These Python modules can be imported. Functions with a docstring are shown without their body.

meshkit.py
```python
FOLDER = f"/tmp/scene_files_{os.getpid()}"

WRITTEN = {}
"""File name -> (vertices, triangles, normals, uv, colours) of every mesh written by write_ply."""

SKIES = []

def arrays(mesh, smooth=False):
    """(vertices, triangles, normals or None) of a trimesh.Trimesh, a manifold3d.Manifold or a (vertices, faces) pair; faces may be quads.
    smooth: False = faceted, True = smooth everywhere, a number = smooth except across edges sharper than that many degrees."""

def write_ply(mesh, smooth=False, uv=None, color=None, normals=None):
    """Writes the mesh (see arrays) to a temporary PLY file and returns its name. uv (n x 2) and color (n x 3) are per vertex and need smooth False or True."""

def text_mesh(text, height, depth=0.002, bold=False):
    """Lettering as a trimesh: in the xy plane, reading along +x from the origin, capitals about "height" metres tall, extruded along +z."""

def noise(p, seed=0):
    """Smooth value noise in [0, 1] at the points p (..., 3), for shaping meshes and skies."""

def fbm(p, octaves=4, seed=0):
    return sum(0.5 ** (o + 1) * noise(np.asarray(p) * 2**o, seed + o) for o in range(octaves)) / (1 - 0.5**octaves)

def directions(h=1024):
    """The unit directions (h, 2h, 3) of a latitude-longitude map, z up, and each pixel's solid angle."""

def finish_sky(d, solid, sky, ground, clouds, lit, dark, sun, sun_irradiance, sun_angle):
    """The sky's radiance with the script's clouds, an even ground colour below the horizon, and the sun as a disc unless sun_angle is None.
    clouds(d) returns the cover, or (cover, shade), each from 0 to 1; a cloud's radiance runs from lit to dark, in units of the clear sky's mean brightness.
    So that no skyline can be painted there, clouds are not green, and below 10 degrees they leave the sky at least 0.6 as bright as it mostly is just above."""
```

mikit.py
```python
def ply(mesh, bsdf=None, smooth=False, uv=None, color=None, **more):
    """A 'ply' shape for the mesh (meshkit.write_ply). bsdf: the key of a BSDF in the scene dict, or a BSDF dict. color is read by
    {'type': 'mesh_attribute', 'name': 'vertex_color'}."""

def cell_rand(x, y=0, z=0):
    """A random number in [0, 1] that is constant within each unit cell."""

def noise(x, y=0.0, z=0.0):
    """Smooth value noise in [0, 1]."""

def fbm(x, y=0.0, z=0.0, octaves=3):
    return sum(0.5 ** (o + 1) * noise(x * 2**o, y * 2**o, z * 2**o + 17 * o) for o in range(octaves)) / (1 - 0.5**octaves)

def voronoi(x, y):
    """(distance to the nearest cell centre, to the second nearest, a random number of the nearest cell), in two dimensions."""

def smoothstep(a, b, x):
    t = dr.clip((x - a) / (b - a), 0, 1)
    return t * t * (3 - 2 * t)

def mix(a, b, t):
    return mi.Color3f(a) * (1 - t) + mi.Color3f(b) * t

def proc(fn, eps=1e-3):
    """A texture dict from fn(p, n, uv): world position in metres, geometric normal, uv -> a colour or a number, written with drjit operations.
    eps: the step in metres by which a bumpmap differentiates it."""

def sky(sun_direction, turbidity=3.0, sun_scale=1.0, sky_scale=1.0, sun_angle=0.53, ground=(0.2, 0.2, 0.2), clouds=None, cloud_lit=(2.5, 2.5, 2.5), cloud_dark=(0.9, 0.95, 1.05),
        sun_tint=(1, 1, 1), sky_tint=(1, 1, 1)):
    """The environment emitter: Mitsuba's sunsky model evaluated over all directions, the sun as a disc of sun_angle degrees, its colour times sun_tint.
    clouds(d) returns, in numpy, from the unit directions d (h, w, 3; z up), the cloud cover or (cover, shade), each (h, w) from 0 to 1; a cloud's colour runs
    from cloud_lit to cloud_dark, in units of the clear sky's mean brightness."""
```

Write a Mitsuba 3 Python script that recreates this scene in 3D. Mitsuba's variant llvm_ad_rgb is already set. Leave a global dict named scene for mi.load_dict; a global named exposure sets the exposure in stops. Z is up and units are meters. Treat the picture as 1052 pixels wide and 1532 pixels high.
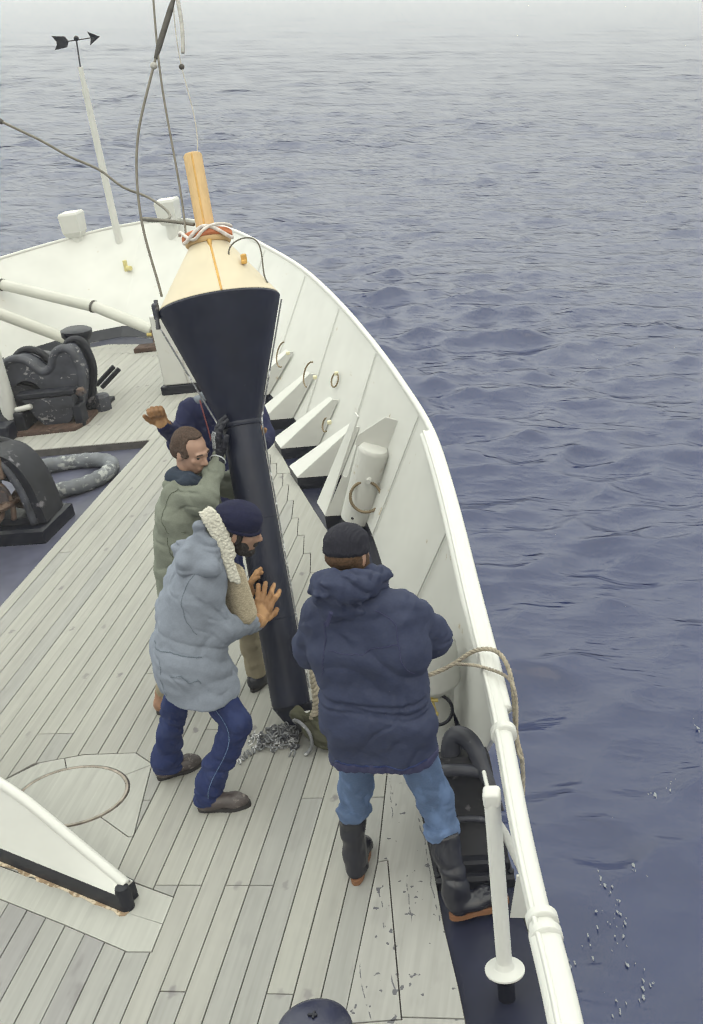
import math, random
import numpy as np
import trimesh, shapely
import shapely.geometry as sg
import manifold3d as m3
import drjit as dr
import mitsuba as mi
import mikit, meshkit
from mikit import proc, noise, fbm, voronoi, cell_rand, smoothstep, mix
from scipy.interpolate import CubicSpline, PchipInterpolator
T4 = mi.ScalarTransform4f
random.seed(7)
RNG = np.random.default_rng(7)

# ------------------------------------------------------------------ camera, sky, exposure
scene = {'type': 'scene'}
labels = {}
CAM = np.array([0.0, 0.0, 3.6])
# camera axes in the ship's frame (x starboard, y forward, z up out of the deck): right, down, forward
RC = np.array([[0.974428, 0.166518, -0.15087], [-0.067501, -0.423485, -0.903385], [-0.214321, 0.890467, -0.401415]])
M = np.eye(4); M[:3, 0] = -RC[0]; M[:3, 1] = -RC[1]; M[:3, 2] = RC[2]; M[:3, 3] = CAM
scene['camera'] = {'type': 'perspective', 'fov': 2 * math.degrees(math.atan(766 / 1700)), 'fov_axis': 'y', 'near_clip': 0.05, 'far_clip': 9000.0,
                   'to_world': T4(M.tolist())}
def overcast(d):   # closed cloud deck, as overcast skies are: brightest overhead
    up = np.clip(d[..., 2], 0, 1); n = meshkit.fbm(d * 5.0, 3, 2) - .5
    return np.ones(d.shape[:2]), np.clip((1 - up) ** 1.8 + .2 * n, 0, 1)
scene['sky'] = mikit.sky((0.5, -0.75, 0.8), turbidity=3, sun_scale=0.1, sun_angle=50, clouds=overcast,
                         cloud_lit=(6.4, 6.6, 6.0), cloud_dark=(1.5, 1.56, 1.46), ground=(0.25, 0.27, 0.3))
exposure = 1.94
HAZE = 0.0017

# ------------------------------------------------------------------ helpers
def numbered(key):
    if key not in scene and key not in labels and not any(k.startswith(key + '__') for k in scene):
        return key
    n = 1
    while True:
        k = f'{key}_{n:03d}'
        if k not in scene and k not in labels and not any(q.startswith(k + '__') for q in scene):
            return k
        n += 1
def thing(name, label=None, cat=None, group=None, kind=None):
    key = numbered(name); labels[key] = {}
    if label: labels[key]['label'] = label
    if cat: labels[key]['category'] = cat
    if group: labels[key]['group'] = group
    if kind: labels[key]['kind'] = kind
    return key
def part(parent, name, mesh, bsdf, smooth=False, label=None, kind=None, **kw):
    key = numbered(parent + '__' + name) if parent else name
    scene[key] = mikit.ply(mesh, bsdf, smooth=smooth, **kw)
    if label or kind:
        labels[key] = {}
        if label: labels[key]['label'] = label
        if kind: labels[key]['kind'] = kind
    return key
def solo(name, mesh, bsdf, label, cat=None, smooth=False, group=None, kind=None, **kw):
    key = thing(name, label, cat, group, kind)
    scene[key] = mikit.ply(mesh, bsdf, smooth=smooth, **kw)
    return key
V = lambda *a: np.array(a, float)
def cat(ms): return trimesh.util.concatenate([m for m in ms if m is not None])
def extr(poly, z0, z1):
    gs = [g for g in getattr(poly, 'geoms', [poly]) if g.area > 1e-6]
    ms = [trimesh.creation.extrude_polygon(g, z1 - z0, engine='earcut') for g in gs]
    m = cat(ms); m.apply_translation([0, 0, z0]); return m
def box(c, s, rot=None, r=0.0):
    if r > 0:
        h = np.array(s) / 2 - r
        m = rbox(h, r)
    else:
        m = trimesh.creation.box(extents=s)
    if rot is not None: m.apply_transform(rot)
    m.apply_translation(c); return m
def rbox(h, r):
    s = m3.Manifold.sphere(r, 12)
    pts = [s.translate([a * h[0], b * h[1], c * h[2]]) for a in (-1, 1) for b in (-1, 1) for c in (-1, 1)]
    return tm(m3.Manifold.batch_hull(pts))
def tm(man):
    g = man.to_mesh(); return trimesh.Trimesh(np.array(g.vert_properties[:, :3]), np.array(g.tri_verts), process=False)
def frame(d, up=(0, 0, 1)):
    d = np.array(d, float); d /= np.linalg.norm(d); u = np.array(up, float)
    if abs(d @ u) > 0.97: u = V(1, 0, 0)
    x = np.cross(u, d); x /= np.linalg.norm(x); return x, np.cross(d, x), d
def tube(pts, r, n=10, closed=False, cap=True):
    """a swept round tube along the points; r a number or one radius per point"""
    p = np.array(pts, float); k = len(p); r = np.broadcast_to(np.asarray(r, float), (k,))
    if closed: t = np.roll(p, -1, 0) - np.roll(p, 1, 0)
    else: t = np.gradient(p, axis=0)
    t /= np.linalg.norm(t, axis=1, keepdims=True)
    x = frame(t[0])[0]; rings = []
    for i in range(k):
        x = x - (x @ t[i]) * t[i]; x /= np.linalg.norm(x); y = np.cross(t[i], x)
        a = np.arange(n) * 2 * math.pi / n
        rings.append(p[i] + r[i] * (np.cos(a)[:, None] * x + np.sin(a)[:, None] * y))
    v = np.vstack(rings); f = []
    for i in range(k if closed else k - 1):
        j = (i + 1) % k
        for q in range(n):
            w = (q + 1) % n
            f += [[i * n + q, i * n + w, j * n + w], [i * n + q, j * n + w, j * n + q]]
    if not closed and cap:
        v = np.vstack([v, p[0], p[-1]]); c0, c1 = len(v) - 2, len(v) - 1
        for q in range(n):
            w = (q + 1) % n
            f += [[c0, w, q], [c1, (k - 1) * n + q, (k - 1) * n + w]]
    return trimesh.Trimesh(v, f, process=False)
def spline(pts, n):
    p = np.array(pts, float); s = np.r_[0, np.cumsum(np.linalg.norm(np.diff(p, axis=0), axis=1))]
    return CubicSpline(s, p)(np.linspace(0, s[-1], n))
def lathe(prof, n=32, a=None, d=None):
    """prof: (radius, height) pairs, turned about z, then set with its axis along d at a"""
    m = trimesh.creation.revolve(np.array(prof, float), sections=n)
    if a is not None:
        x, y, z = frame(d if d is not None else (0, 0, 1)); X = np.eye(4); X[:3, 0], X[:3, 1], X[:3, 2], X[:3, 3] = x, y, z, a
        m.apply_transform(X)
    return m
def cyl(a, b, r, n=20, bev=0.0):
    L = np.linalg.norm(np.array(b, float) - a)
    if bev: pr = [(0, 0), (r - bev, 0), (r, bev), (r, L - bev), (r - bev, L), (0, L)]
    else: pr = [(0, 0), (r, 0), (r, L), (0, L)]
    return lathe(pr, n, np.array(a, float), np.array(b, float) - a)
def slab(pts, th):
    """a plate with the given corners (in one plane), th thick along its normal, centred"""
    p = np.array(pts, float); c = p.mean(0); nn = np.cross(p[1] - p[0], p[-1] - p[0]); nn /= np.linalg.norm(nn)
    x = p[1] - p[0]; x /= np.linalg.norm(x); y = np.cross(nn, x)
    poly = sg.Polygon([((q - c) @ x, (q - c) @ y) for q in p])
    m = extr(poly, -th / 2, th / 2); X = np.eye(4); X[:3, 0], X[:3, 1], X[:3, 2], X[:3, 3] = x, y, nn, c
    m.apply_transform(X); return m
def loft(A, B):
    A, B = np.array(A), np.array(B); n = len(A); v = np.vstack([A, B])
    f = [[i, i + 1, n + i + 1] for i in range(n - 1)] + [[i, n + i + 1, n + i] for i in range(n - 1)]
    return trimesh.Trimesh(v, f, process=False)
def strip_solid(sections):
    """a closed solid lofted through cross-sections (each k points, same order)"""
    S = np.array(sections, float); n, k = S.shape[:2]; v = S.reshape(-1, 3); f = []
    for i in range(n - 1):
        for q in range(k):
            w = (q + 1) % k
            f += [[i * k + q, i * k + w, (i + 1) * k + w], [i * k + q, (i + 1) * k + w, (i + 1) * k + q]]
    for q in range(1, k - 1):
        f += [[0, q + 1, q], [(n - 1) * k, (n - 1) * k + q, (n - 1) * k + q + 1]]
    m = trimesh.Trimesh(v, f, process=False)
    if m.volume < 0: m.invert()
    return m
def bs(name, d):
    scene[name] = d; return name
def rgb(*c): return {'type': 'rgb', 'value': list(c)}
def paint(name, col, rough=0.4, var=0.06, scale=6.0, speck=None, spec=0.5, bump=0.0):
    c = np.array(col)
    def fn(p, n, uv):
        t = fbm(p.x * scale, p.y * scale, p.z * scale, 3)
        out = mi.Color3f(*[float(x) for x in c]) * (1 + var * 2 * (t - 0.5))
        if speck is not None:
            s = smoothstep(speck[1] - 0.06, speck[1] + 0.07, fbm(p.x * speck[2], p.y * speck[2], p.z * speck[2], 4) * 0.62 + 0.38 * noise(p.x * speck[2] * 0.23, p.y * speck[2] * 0.23, p.z * speck[2] * 0.23)) * 0.75
            out = mix(out, mi.Color3f(*speck[0]), s)
        return out
    b = {'type': 'principled', 'base_color': proc(fn), 'roughness': rough, 'specular': spec}
    if bump:
        b = {'type': 'bumpmap', 'arbitrary': proc(lambda p, n, uv: bump * fbm(p.x * 9, p.y * 9, p.z * 9, 3)), 'bsdf': b}
    return bs(name, {'type': 'twosided', 'bsdf': b})

# ------------------------------------------------------------------ materials
paint('white_paint', (0.4684, 0.4702, 0.4471), 0.4, 0.07, 3.1, ((0.30, 0.22, 0.11), 0.78, 17.0), bump=0.0015)
paint('white_gloss', (0.4872, 0.4892, 0.4669), 0.3, 0.02, 3)
paint('grey_white', (0.4069, 0.4069, 0.369), 0.45, 0.06, 5)
paint('black_paint', (0.007, 0.008, 0.015), 0.35, 0.25, 5, spec=0.3)
paint('black_iron', (0.00825, 0.009, 0.015), 0.5, 0.6, 7, ((0.16, 0.15, 0.17), 0.72, 22.0), spec=0.3)
paint('worn_iron', (0.03586, 0.03797, 0.05063), 0.5, 0.6, 9, ((0.28, 0.27, 0.28), 0.66, 34.0))
paint('rust', (0.055, 0.032, 0.024), 0.8, 0.6, 20, ((0.12, 0.08, 0.06), 0.62, 60.0))
paint('rusty_iron', (0.10, 0.065, 0.05), 0.7, 0.6, 14, ((0.03, 0.03, 0.04), 0.6, 25.0))
paint('steel_blue_deck', (0.05625, 0.0585, 0.09), 0.45, 0.5, 4, ((0.14, 0.14, 0.18), 0.78, 27.0))
paint('waterway_paint', (0.013, 0.015, 0.033), 0.4, 0.5, 5, ((0.10, 0.10, 0.14), 0.80, 17.0), spec=0.3)
paint('brass', (0.42, 0.33, 0.1), 0.4, 0.3, 20)
paint('cream_paint', (0.5826, 0.5503, 0.3722), 0.5, 0.1, 6)
paint('caulk', (0.06, 0.055, 0.055), 0.9, 0.4, 20)

def wood(name, col, stain=0.0, spots=True, drips=False):
    c = np.array(col)
    def fn(p, n, uv):
        g = fbm(p.x * 70, p.y * 3.2, 3.1, 3)
        big = fbm(p.x * 3.0, p.y * 1.1, 7.7, 3)
        out = mi.Color3f(*[float(x) for x in c]) * (1 + 0.24 * (g - 0.5) + 0.16 * (big - 0.5))
        dirt = smoothstep(0.54, 0.74, fbm(p.x * 22, p.y * 6.5, 1.3, 5)) * 0.5
        out = mix(out, mi.Color3f(0.14, 0.132, 0.135), dirt * (0.24 + 0.6 * stain))
        if spots:   # dark bleeding round the fastenings over each beam
            yb = (p.y - 3.872) / 0.62
            k = dr.floor(yb + 0.5); xs = (p.x + 1.18) / 0.1165
            kx = dr.floor(xs + 0.5)
            rr = cell_rand(kx, k, 3)
            dx = (xs - kx) * 0.1165 + 0.02 * (noise(p.x * 60, p.y * 60) - 0.5)
            dy = (yb - k) * 0.62 + 0.02 * (noise(p.x * 50, p.y * 50, 4) - 0.5)
            d = dr.sqrt(dx * dx + dr.square(dy * 0.6))
            s = dr.select(rr > 0.80, (1 - smoothstep(0.008, 0.024, d)) * (rr - 0.6) * 1.9, 0)
            out = mix(out, mi.Color3f(0.13, 0.12, 0.13), dr.clip(s, 0, 0.85))
        if drips:   # dribbles of dark paint along the margin planks
            w = noise(p.x * 5, p.y * 3, 2.0) * 0.07 + noise(p.x * 10, p.y * 16, 9.0) * 0.014
            line = dr.abs(dr.sin((p.x + 0.27 * p.y + w) * 24.0))
            a = (1 - smoothstep(0.02, 0.09, line)) * smoothstep(0.42, 0.50, noise(p.x * 9, p.y * 4, 5.0)) * smoothstep(0.38, 0.46, noise(p.x * 25, p.y * 48, 6.0))
            b = smoothstep(0.76, 0.80, fbm(p.x * 34, p.y * 30, 8.0, 3))
            here = smoothstep(4.75, 4.4, p.y)
            out = mix(out, mi.Color3f(0.07, 0.07, 0.085), dr.clip(a + b, 0, 1) * here * 0.9)
        return out
    def bf(p, n, uv):
        return 0.0012 * fbm(p.x * 80, p.y * 4, 2.0, 3)
    return bs(name, {'type': 'bumpmap', 'arbitrary': proc(bf), 'bsdf': {'type': 'principled', 'base_color': proc(fn), 'roughness': 0.75, 'specular': 0.35}})
WOODS = [wood('plank_wood', (0.2557, 0.2529, 0.2349)), wood('plank_wood_grey', (0.2366, 0.236, 0.2251), 0.2), wood('plank_wood_pale', (0.2687, 0.2668, 0.2453))]
wood('plank_white', (0.3053, 0.3062, 0.285), 0.0, False)
wood('plank_margin', (0.2711, 0.2684, 0.2549), 0.2, False, True)
wood('plank_stained', (0.2062, 0.2029, 0.2024), 1.6)

# ------------------------------------------------------------------ sea: rolled by the ship's list, about 9 m below the eye
def build_sea():
    p = math.radians(25.4)
    n = RC.T @ V(0, -math.cos(p), -math.sin(p)); n /= np.linalg.norm(n)
    fwd = RC[2] - (RC[2] @ n) * n; fwd /= np.linalg.norm(fwd); rt = np.cross(fwd, n)
    O = CAM - 9.0 * n
    r = 3.0 * 1.0062 ** np.arange(1130)
    th = np.radians(np.r_[np.arange(-34, 34, 0.25), np.arange(34, 326, 4.0)])
    Rr, Th = np.meshgrid(r, th, indexing='ij')
    x, y = Rr * np.sin(Th), Rr * np.cos(Th)
    h = np.zeros_like(x); dx = np.zeros_like(x); dy = np.zeros_like(x)
    rng = np.random.default_rng(3)
    gust = meshkit.fbm(np.stack([x * 0.11, y * 0.16, 0 * x], -1), 3, 5)
    for i in range(64):
        lam = 0.5 * (16 / 0.5) ** (rng.random() ** 1.3)
        ang = math.radians(rng.normal(3, 24 if lam < 3 else 14)); k = 2 * math.pi / lam
        amp = lam * 0.0125 * (1.0 if lam < 1.6 else (1.6 / lam) ** 1.15)
        fade = np.clip((lam / (Rr * 0.0062) - 1.6) / 2.0, 0, 1)
        ph = k * (x * math.sin(ang) + y * math.cos(ang)) + rng.random() * 6.283 + 2.2 * meshkit.noise(np.stack([x / (lam * 2.7), y / (lam * 2.1), 0 * x + i], -1), i)
        a = amp * fade * (0.42 + 1.15 * np.clip(gust - .22, 0, 1)) 
        h += a * np.cos(ph); dx -= 0.9 * a * math.sin(ang) * np.sin(ph); dy -= 0.9 * a * math.cos(ang) * np.sin(ph)
    v = O + (x + dx)[..., None] * rt + (y + dy)[..., None] * fwd + h[..., None] * n
    a, b = v.shape[:2]; idx = np.arange(a * b).reshape(a, b)
    nx = np.roll(idx, -1, 1)
    q = np.stack([idx[:-1], idx[1:], nx[1:], nx[:-1]], -1).reshape(-1, 4)
    m = trimesh.Trimesh(v.reshape(-1, 3), np.vstack([q[:, [0, 1, 2]], q[:, [0, 2, 3]]]), process=False)
    if (np.cross(v[500, 51] - v[500, 50], v[501, 50] - v[500, 50]) @ n) > 0 and m.face_normals[:1] @ n < 0: pass
    fn = np.cross(m.vertices[m.faces[5000, 1]] - m.vertices[m.faces[5000, 0]], m.vertices[m.faces[5000, 2]] - m.vertices[m.faces[5000, 0]])
    if fn @ n < 0: m.faces = m.faces[:, ::-1]
    f3, r3 = [float(t) for t in fwd], [float(t) for t in rt]
    def co(p):
        u = p.x * r3[0] + p.y * r3[1] + p.z * r3[2]; w = p.x * f3[0] + p.y * f3[1] + p.z * f3[2]
        return u, w
    def rip(p, nn, uv):
        u, w = co(p)
        wu = u + 0.4 * noise(u * 0.9, w * 0.9, 2.0)
        h = 0.0
        for q, (fu, fw, am) in enumerate(((0.50, 1.4, .058), (1.1, 3.0, .032), (2.7, 7.0, .020), (6.0, 15.0, .0085))):
            h = h + am * (1 - dr.abs(2 * noise(wu * fu + q * 7.3, w * fw + 0.25 * wu * fu, 0.5 + q) - 1))
        return h
    hs = 3400.0; B = np.eye(4); B[:3, 0], B[:3, 1], B[:3, 2] = rt * hs, fwd * hs, n * 8.5; B[:3, 3] = O + n * 6.5
    scene['haze_air'] = {'type': 'homogeneous', 'albedo': rgb(0.95, 0.95, 0.95), 'sigma_t': HAZE}
    scene['haze'] = {'type': 'cube', 'to_world': T4(B.tolist()), 'bsdf': {'type': 'null'}, 'interior': {'type': 'ref', 'id': 'haze_air'}}
    labels['haze'] = {'kind': 'stuff', 'label': 'thin grey sea haze over the water'}
    scene['camera']['medium'] = {'type': 'ref', 'id': 'haze_air'}
    bs('sea_water', {'type': 'bumpmap', 'arbitrary': proc(rip, 0.01), 'bsdf': {'type': 'roughplastic', 'diffuse_reflectance': rgb(0.017, 0.039, 0.165), 'int_ior': 1.54, 'alpha': 0.05, 'nonlinear': True}})
    bs('sea_foam', {'type': 'twosided', 'bsdf': {'type': 'diffuse', 'reflectance': rgb(0.22, 0.24, 0.28)}})
    solo('sea', m, 'sea_water', 'dark blue choppy sea beside and beyond the ship fading to pale grey far off', smooth=True, kind='structure')
    # flecks of foam afloat near the ship's side
    from scipy.interpolate import RegularGridInterpolator
    near = RegularGridInterpolator((r, th[:272]), h[:, :272], bounds_error=False, fill_value=0)
    streaks = [(2.80, 9.20), (2.83, 9.05), (2.87, 8.86), (2.38, 8.61), (2.23, 8.42), (2.73, 8.62), (2.97, 8.27), (2.85, 8.06), (2.61, 7.89), (2.72, 9.50), (3.15, 9.63), (2.65, 8.94), (3.66, 10.89), (3.9, 11.2), (4.6, 12.5), (3.2, 7.6), (4.3, 10.1)]
    rf = np.random.default_rng(21); ms = []
    for (su, sw) in streaks:
        for _ in range(5):
            u, w = su + rf.normal(0, .05), sw + rf.normal(0, .10); sz = .005 + .012 * rf.random() ** 2
            hh = float(near((math.hypot(u, w), math.atan2(u, w)))) + .012; a = np.sort(rf.random(9)) * 6.283; rr = sz * (.4 + .9 * rf.random(9))
            ring = [(O + (u + q * math.cos(t)) * rt + (w + 2.6 * q * math.sin(t)) * fwd + hh * n) for q, t in zip(rr, a)]; c = O + u * rt + w * fwd + (hh + .001) * n
            v2 = np.array(ring + [c]); f2 = [[j, (j + 1) % 9, 9] for j in range(9)]; ms.append(trimesh.Trimesh(v2, f2, process=False))
    solo('sea_foam_flecks', cat(ms), 'sea_foam', 'small white flecks of foam drifting on the dark water by the rail', kind='stuff')
build_sea()

# ------------------------------------------------------------------ lines of the ship's bow
XC = -6.3
TOP = V([-0.10, 1.6, .85], [-0.165, 2.403, .85], [-0.235, 2.767, .85], [-0.335, 3.316, .85], [-0.424, 3.87, .87], [-0.503, 4.283, .90], [-0.629, 4.93, .92], [-0.75, 5.566, .95],
        [-0.891, 6.261, .98], [-1.037, 6.906, 1.0], [-1.394, 8.038, 1.02], [-1.946, 9.569, 1.05], [-2.514, 10.988, 1.08], [-3.039, 12.167, 1.1], [-3.735, 13.473, 1.12],
        [-4.512, 14.785, 1.15], [-5.266, 15.742, 1.17], [-5.8, 16.12, 1.19], [-6.3, 16.2, 1.2])
BASE = V([-0.20, 2.0, 0], [-0.27, 2.5, 0], [-0.335, 3.2, 0], [-0.46, 3.7, 0], [-0.80, 4.965, 0], [-1.36, 6.3, 0], [-1.76, 7.58, 0], [-2.16, 8.61, 0], [-2.93, 10.14, 0], [-4.0, 12.0, 0],
         [-4.95, 13.4, 0], [-5.7, 14.2, 0], [-6.3, 14.45, 0])
def xat(curve):
    y = curve[:-1, 1]; return PchipInterpolator(curve[:, 1], curve[:, 0])
base_x = xat(BASE); top_x = xat(TOP); top_z = PchipInterpolator(TOP[:, 1], TOP[:, 2])
EDGE = V([-0.60, 2.9], [-0.64, 3.13], [-0.77, 3.62], [-0.94, 4.35], [-1.36, 5.8], [-1.88, 7.3], [-2.08, 7.72], [-2.46, 8.55], [-3.17, 10.14], [-4.05, 11.6], [-4.95, 13.0], [-5.6, 13.75], [-6.3, 14.0])
edge_x = PchipInterpolator(EDGE[:, 1], EDGE[:, 0])
def mirror(p): return np.array([[2 * XC - q[0], *q[1:]] for q in p])
starboard_edge = [(float(edge_x(t)), t) for t in np.linspace(1.0, 14.0, 80)]
starboard_edge[0] = (-0.52, 1.0)
for i, (a, b) in enumerate(starboard_edge):
    if b < 2.95: starboard_edge[i] = (-0.60 + (2.9 - b) * 0.03, b)
port_edge = [(2 * XC - a, b) for a, b in reversed(starboard_edge)]
DECK = sg.Polygon(starboard_edge + port_edge[1:]).buffer(0)
STEEL = sg.Polygon([(-4.365, 1.0), (-4.365, 8.98), (-4.345, 10.07), (-9.6, 10.07), (-9.6, 1.0)])
WOODAREA = DECK.difference(STEEL)

def build_deck():
    solo('deck', extr(WOODAREA, -0.09, -0.009), 'caulk', 'pale scrubbed wooden deck planking of the ship with dark caulked seams', kind='structure')
    PW, X0 = 0.1165, -1.122
    hatch = sg.Polygon([(-3.62, 4.40), (-3.36, 4.67), (-3.23, 4.825), (-2.955, 4.902), (-2.641, 4.909), (-2.506, 4.805), (-2.405, 4.234), (-2.395, 3.935), (-2.051, 3.795), (-2.046, 3.464), (-2.161, 3.462),
                        (-2.511, 3.61), (-2.93, 3.776), (-3.6, 4.02)])
    margin_in = [(-1.122, 1.0), (-1.122, 4.03), (-1.20, 4.72), (-1.55, 5.62), (-2.06, 7.0), (-2.44, 8.05), (-2.63, 8.62), (-3.30, 10.0), (-3.75, 10.9), (-4.5, 12.2), (-5.2, 13.1), (-6.3, 13.55)]
    m_in = np.array(margin_in); mx = PchipInterpolator(m_in[1:, 1], m_in[1:, 0]); my = PchipInterpolator(m_in[1:, 0][::-1], m_in[1:, 1][::-1])
    margin_all = []
    def plank(poly, mat, name='plank'):
        poly = poly.buffer(-0.0032, join_style=2)
        for g in getattr(poly, 'geoms', [poly]):
            if g.area < 0.004: continue
            dz = RNG.uniform(-0.0012, 0.0012)
            part('deck', name, extr(g.simplify(0.002), -0.008, dz), mat)
    inner = WOODAREA.difference(hatch)
    k = 0; used = []
    x = X0
    while x > -9.4:
        xr, xl = x, x - PW
        # forward end of this strake: butt and snape into the margin plank (starboard), mirrored to port
        def end(xa, xb):
            yb = float(my(np.clip(xb, -6.3, -1.122))); ya = float(my(np.clip(xa, -6.3, -1.122)))
            return ya, yb
        if xl > XC:
            ya, yb = end(xl, xr)
            top = [(xl, ya), (xl + 0.055, ya), (xr, yb)]
        else:
            ml, mr = 2 * XC - xl, 2 * XC - xr
            yl, yr = float(my(np.clip(ml, -6.3, -1.122))), float(my(np.clip(mr, -6.3, -1.122)))
            top = [(xl, yl), (xr - 0.055, yr), (xr, yr)]
        strip = sg.Polygon([(xl, 1.6)] + top + [(xr, 1.6)])
        used.append(strip)
        pc = strip.intersection(inner)
        # butts, on deck beams 0.62 m apart
        cuts = [1.6]; y = 1.6 + RNG.uniform(0.3, 4.5)
        if k == 4: y = 3.872
        while y < 14:
            yy = 3.872 + round((y - 3.872) / 0.62) * 0.62
            cuts.append(yy); y = yy + RNG.uniform(5.5, 8.5)
        cuts.append(15)
        for a, b in zip(cuts[:-1], cuts[1:]):
            g = pc.intersection(sg.box(xl - .01, a, xr + .01, b))
            for q in getattr(g, 'geoms', [g]):
                if q.area < 0.004 or q.geom_type != 'Polygon': continue
                cy = q.centroid.y
                if xr < -2.06 and cy < 3.7: mat = 'plank_stained' if RNG.random() < 0.5 else WOODS[1]
                elif cy < 4.0: mat = WOODS[int(RNG.integers(0, 2))]
                elif cy < 7: mat = WOODS[int(RNG.choice([0, 0, 2, 1]))]
                else: mat = WOODS[int(RNG.choice([0, 2, 2]))]
                plank(q, mat)
        x -= PW; k += 1
    strakes = shapely.union_all(used).buffer(0.0005)
    marg = inner.difference(strakes)
    # margin planks in lengths, scarfed
    near = sg.Polygon([(-1.124, 3.114), (-0.894, 3.144), (-1.0, 3.66), (-1.075, 4.037), (-1.121, 4.024)])
    plank(near.intersection(marg.union(near)), 'plank_margin', 'margin_plank')
    marg = marg.difference(near)
    for a, b, sk in ((1.6, 3.155, .04), (3.155, 5.4, -0.05), (5.4, 8.9, 0), (8.9, 12.2, 0), (12.2, 15, 0)):
        for lo, hi in ((XC, 0), (-13, XC)):
            cut = sg.Polygon([(lo, a), (hi, a), (hi, b), (lo, b)])
            plank(marg.intersection(cut), 'plank_margin' if (b < 5.5 and hi == 0) else WOODS[2], 'margin_plank')
    # white painted planks round the flush scuttle and under the white coaming
    disc = sg.Point(-2.88, 4.54).buffer(0.27, 48)
    disc = shapely.affinity.scale(disc, 1.16, 0.93)
    def frameplank(pts): 
        plank(sg.Polygon(pts).intersection(hatch).difference(disc.buffer(0.012)), 'plank_white', 'frame_plank')
    c = (-2.88, 4.54)
    rays = [(-3.33, 4.75), (-2.955, 4.902), (-2.50, 4.79), (-2.43, 4.26), (-2.395, 3.935), (-3.62, 4.02), (-3.62, 4.42)]
    frameplank([c, (-3.75, 4.55), (-3.36, 4.67), (-3.18, 4.85), (-3.06, 4.875)])
    frameplank([c, (-3.06, 4.875), (-2.955, 4.95), (-2.641, 4.95), (-2.5, 4.80)])
    frameplank([c, (-2.5, 4.80), (-2.3, 4.8), (-2.3, 4.21), (-2.43, 4.21)])
    frameplank([c, (-2.43, 4.21), (-2.3, 4.21), (-2.3, 3.9), (-2.41, 3.97), (-2.65, 4.03), (-2.98, 4.16)])
    frameplank([c, (-2.98, 4.16), (-3.7, 4.42), (-3.75, 4.55)])
    frameplank([(-3.75, 4.42), (-2.98, 4.16), (-2.65, 4.03), (-2.41, 3.97), (-2.0, 3.83), (-2.03, 3.62), (-2.27, 3.70), (-3.7, 4.27)])
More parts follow.
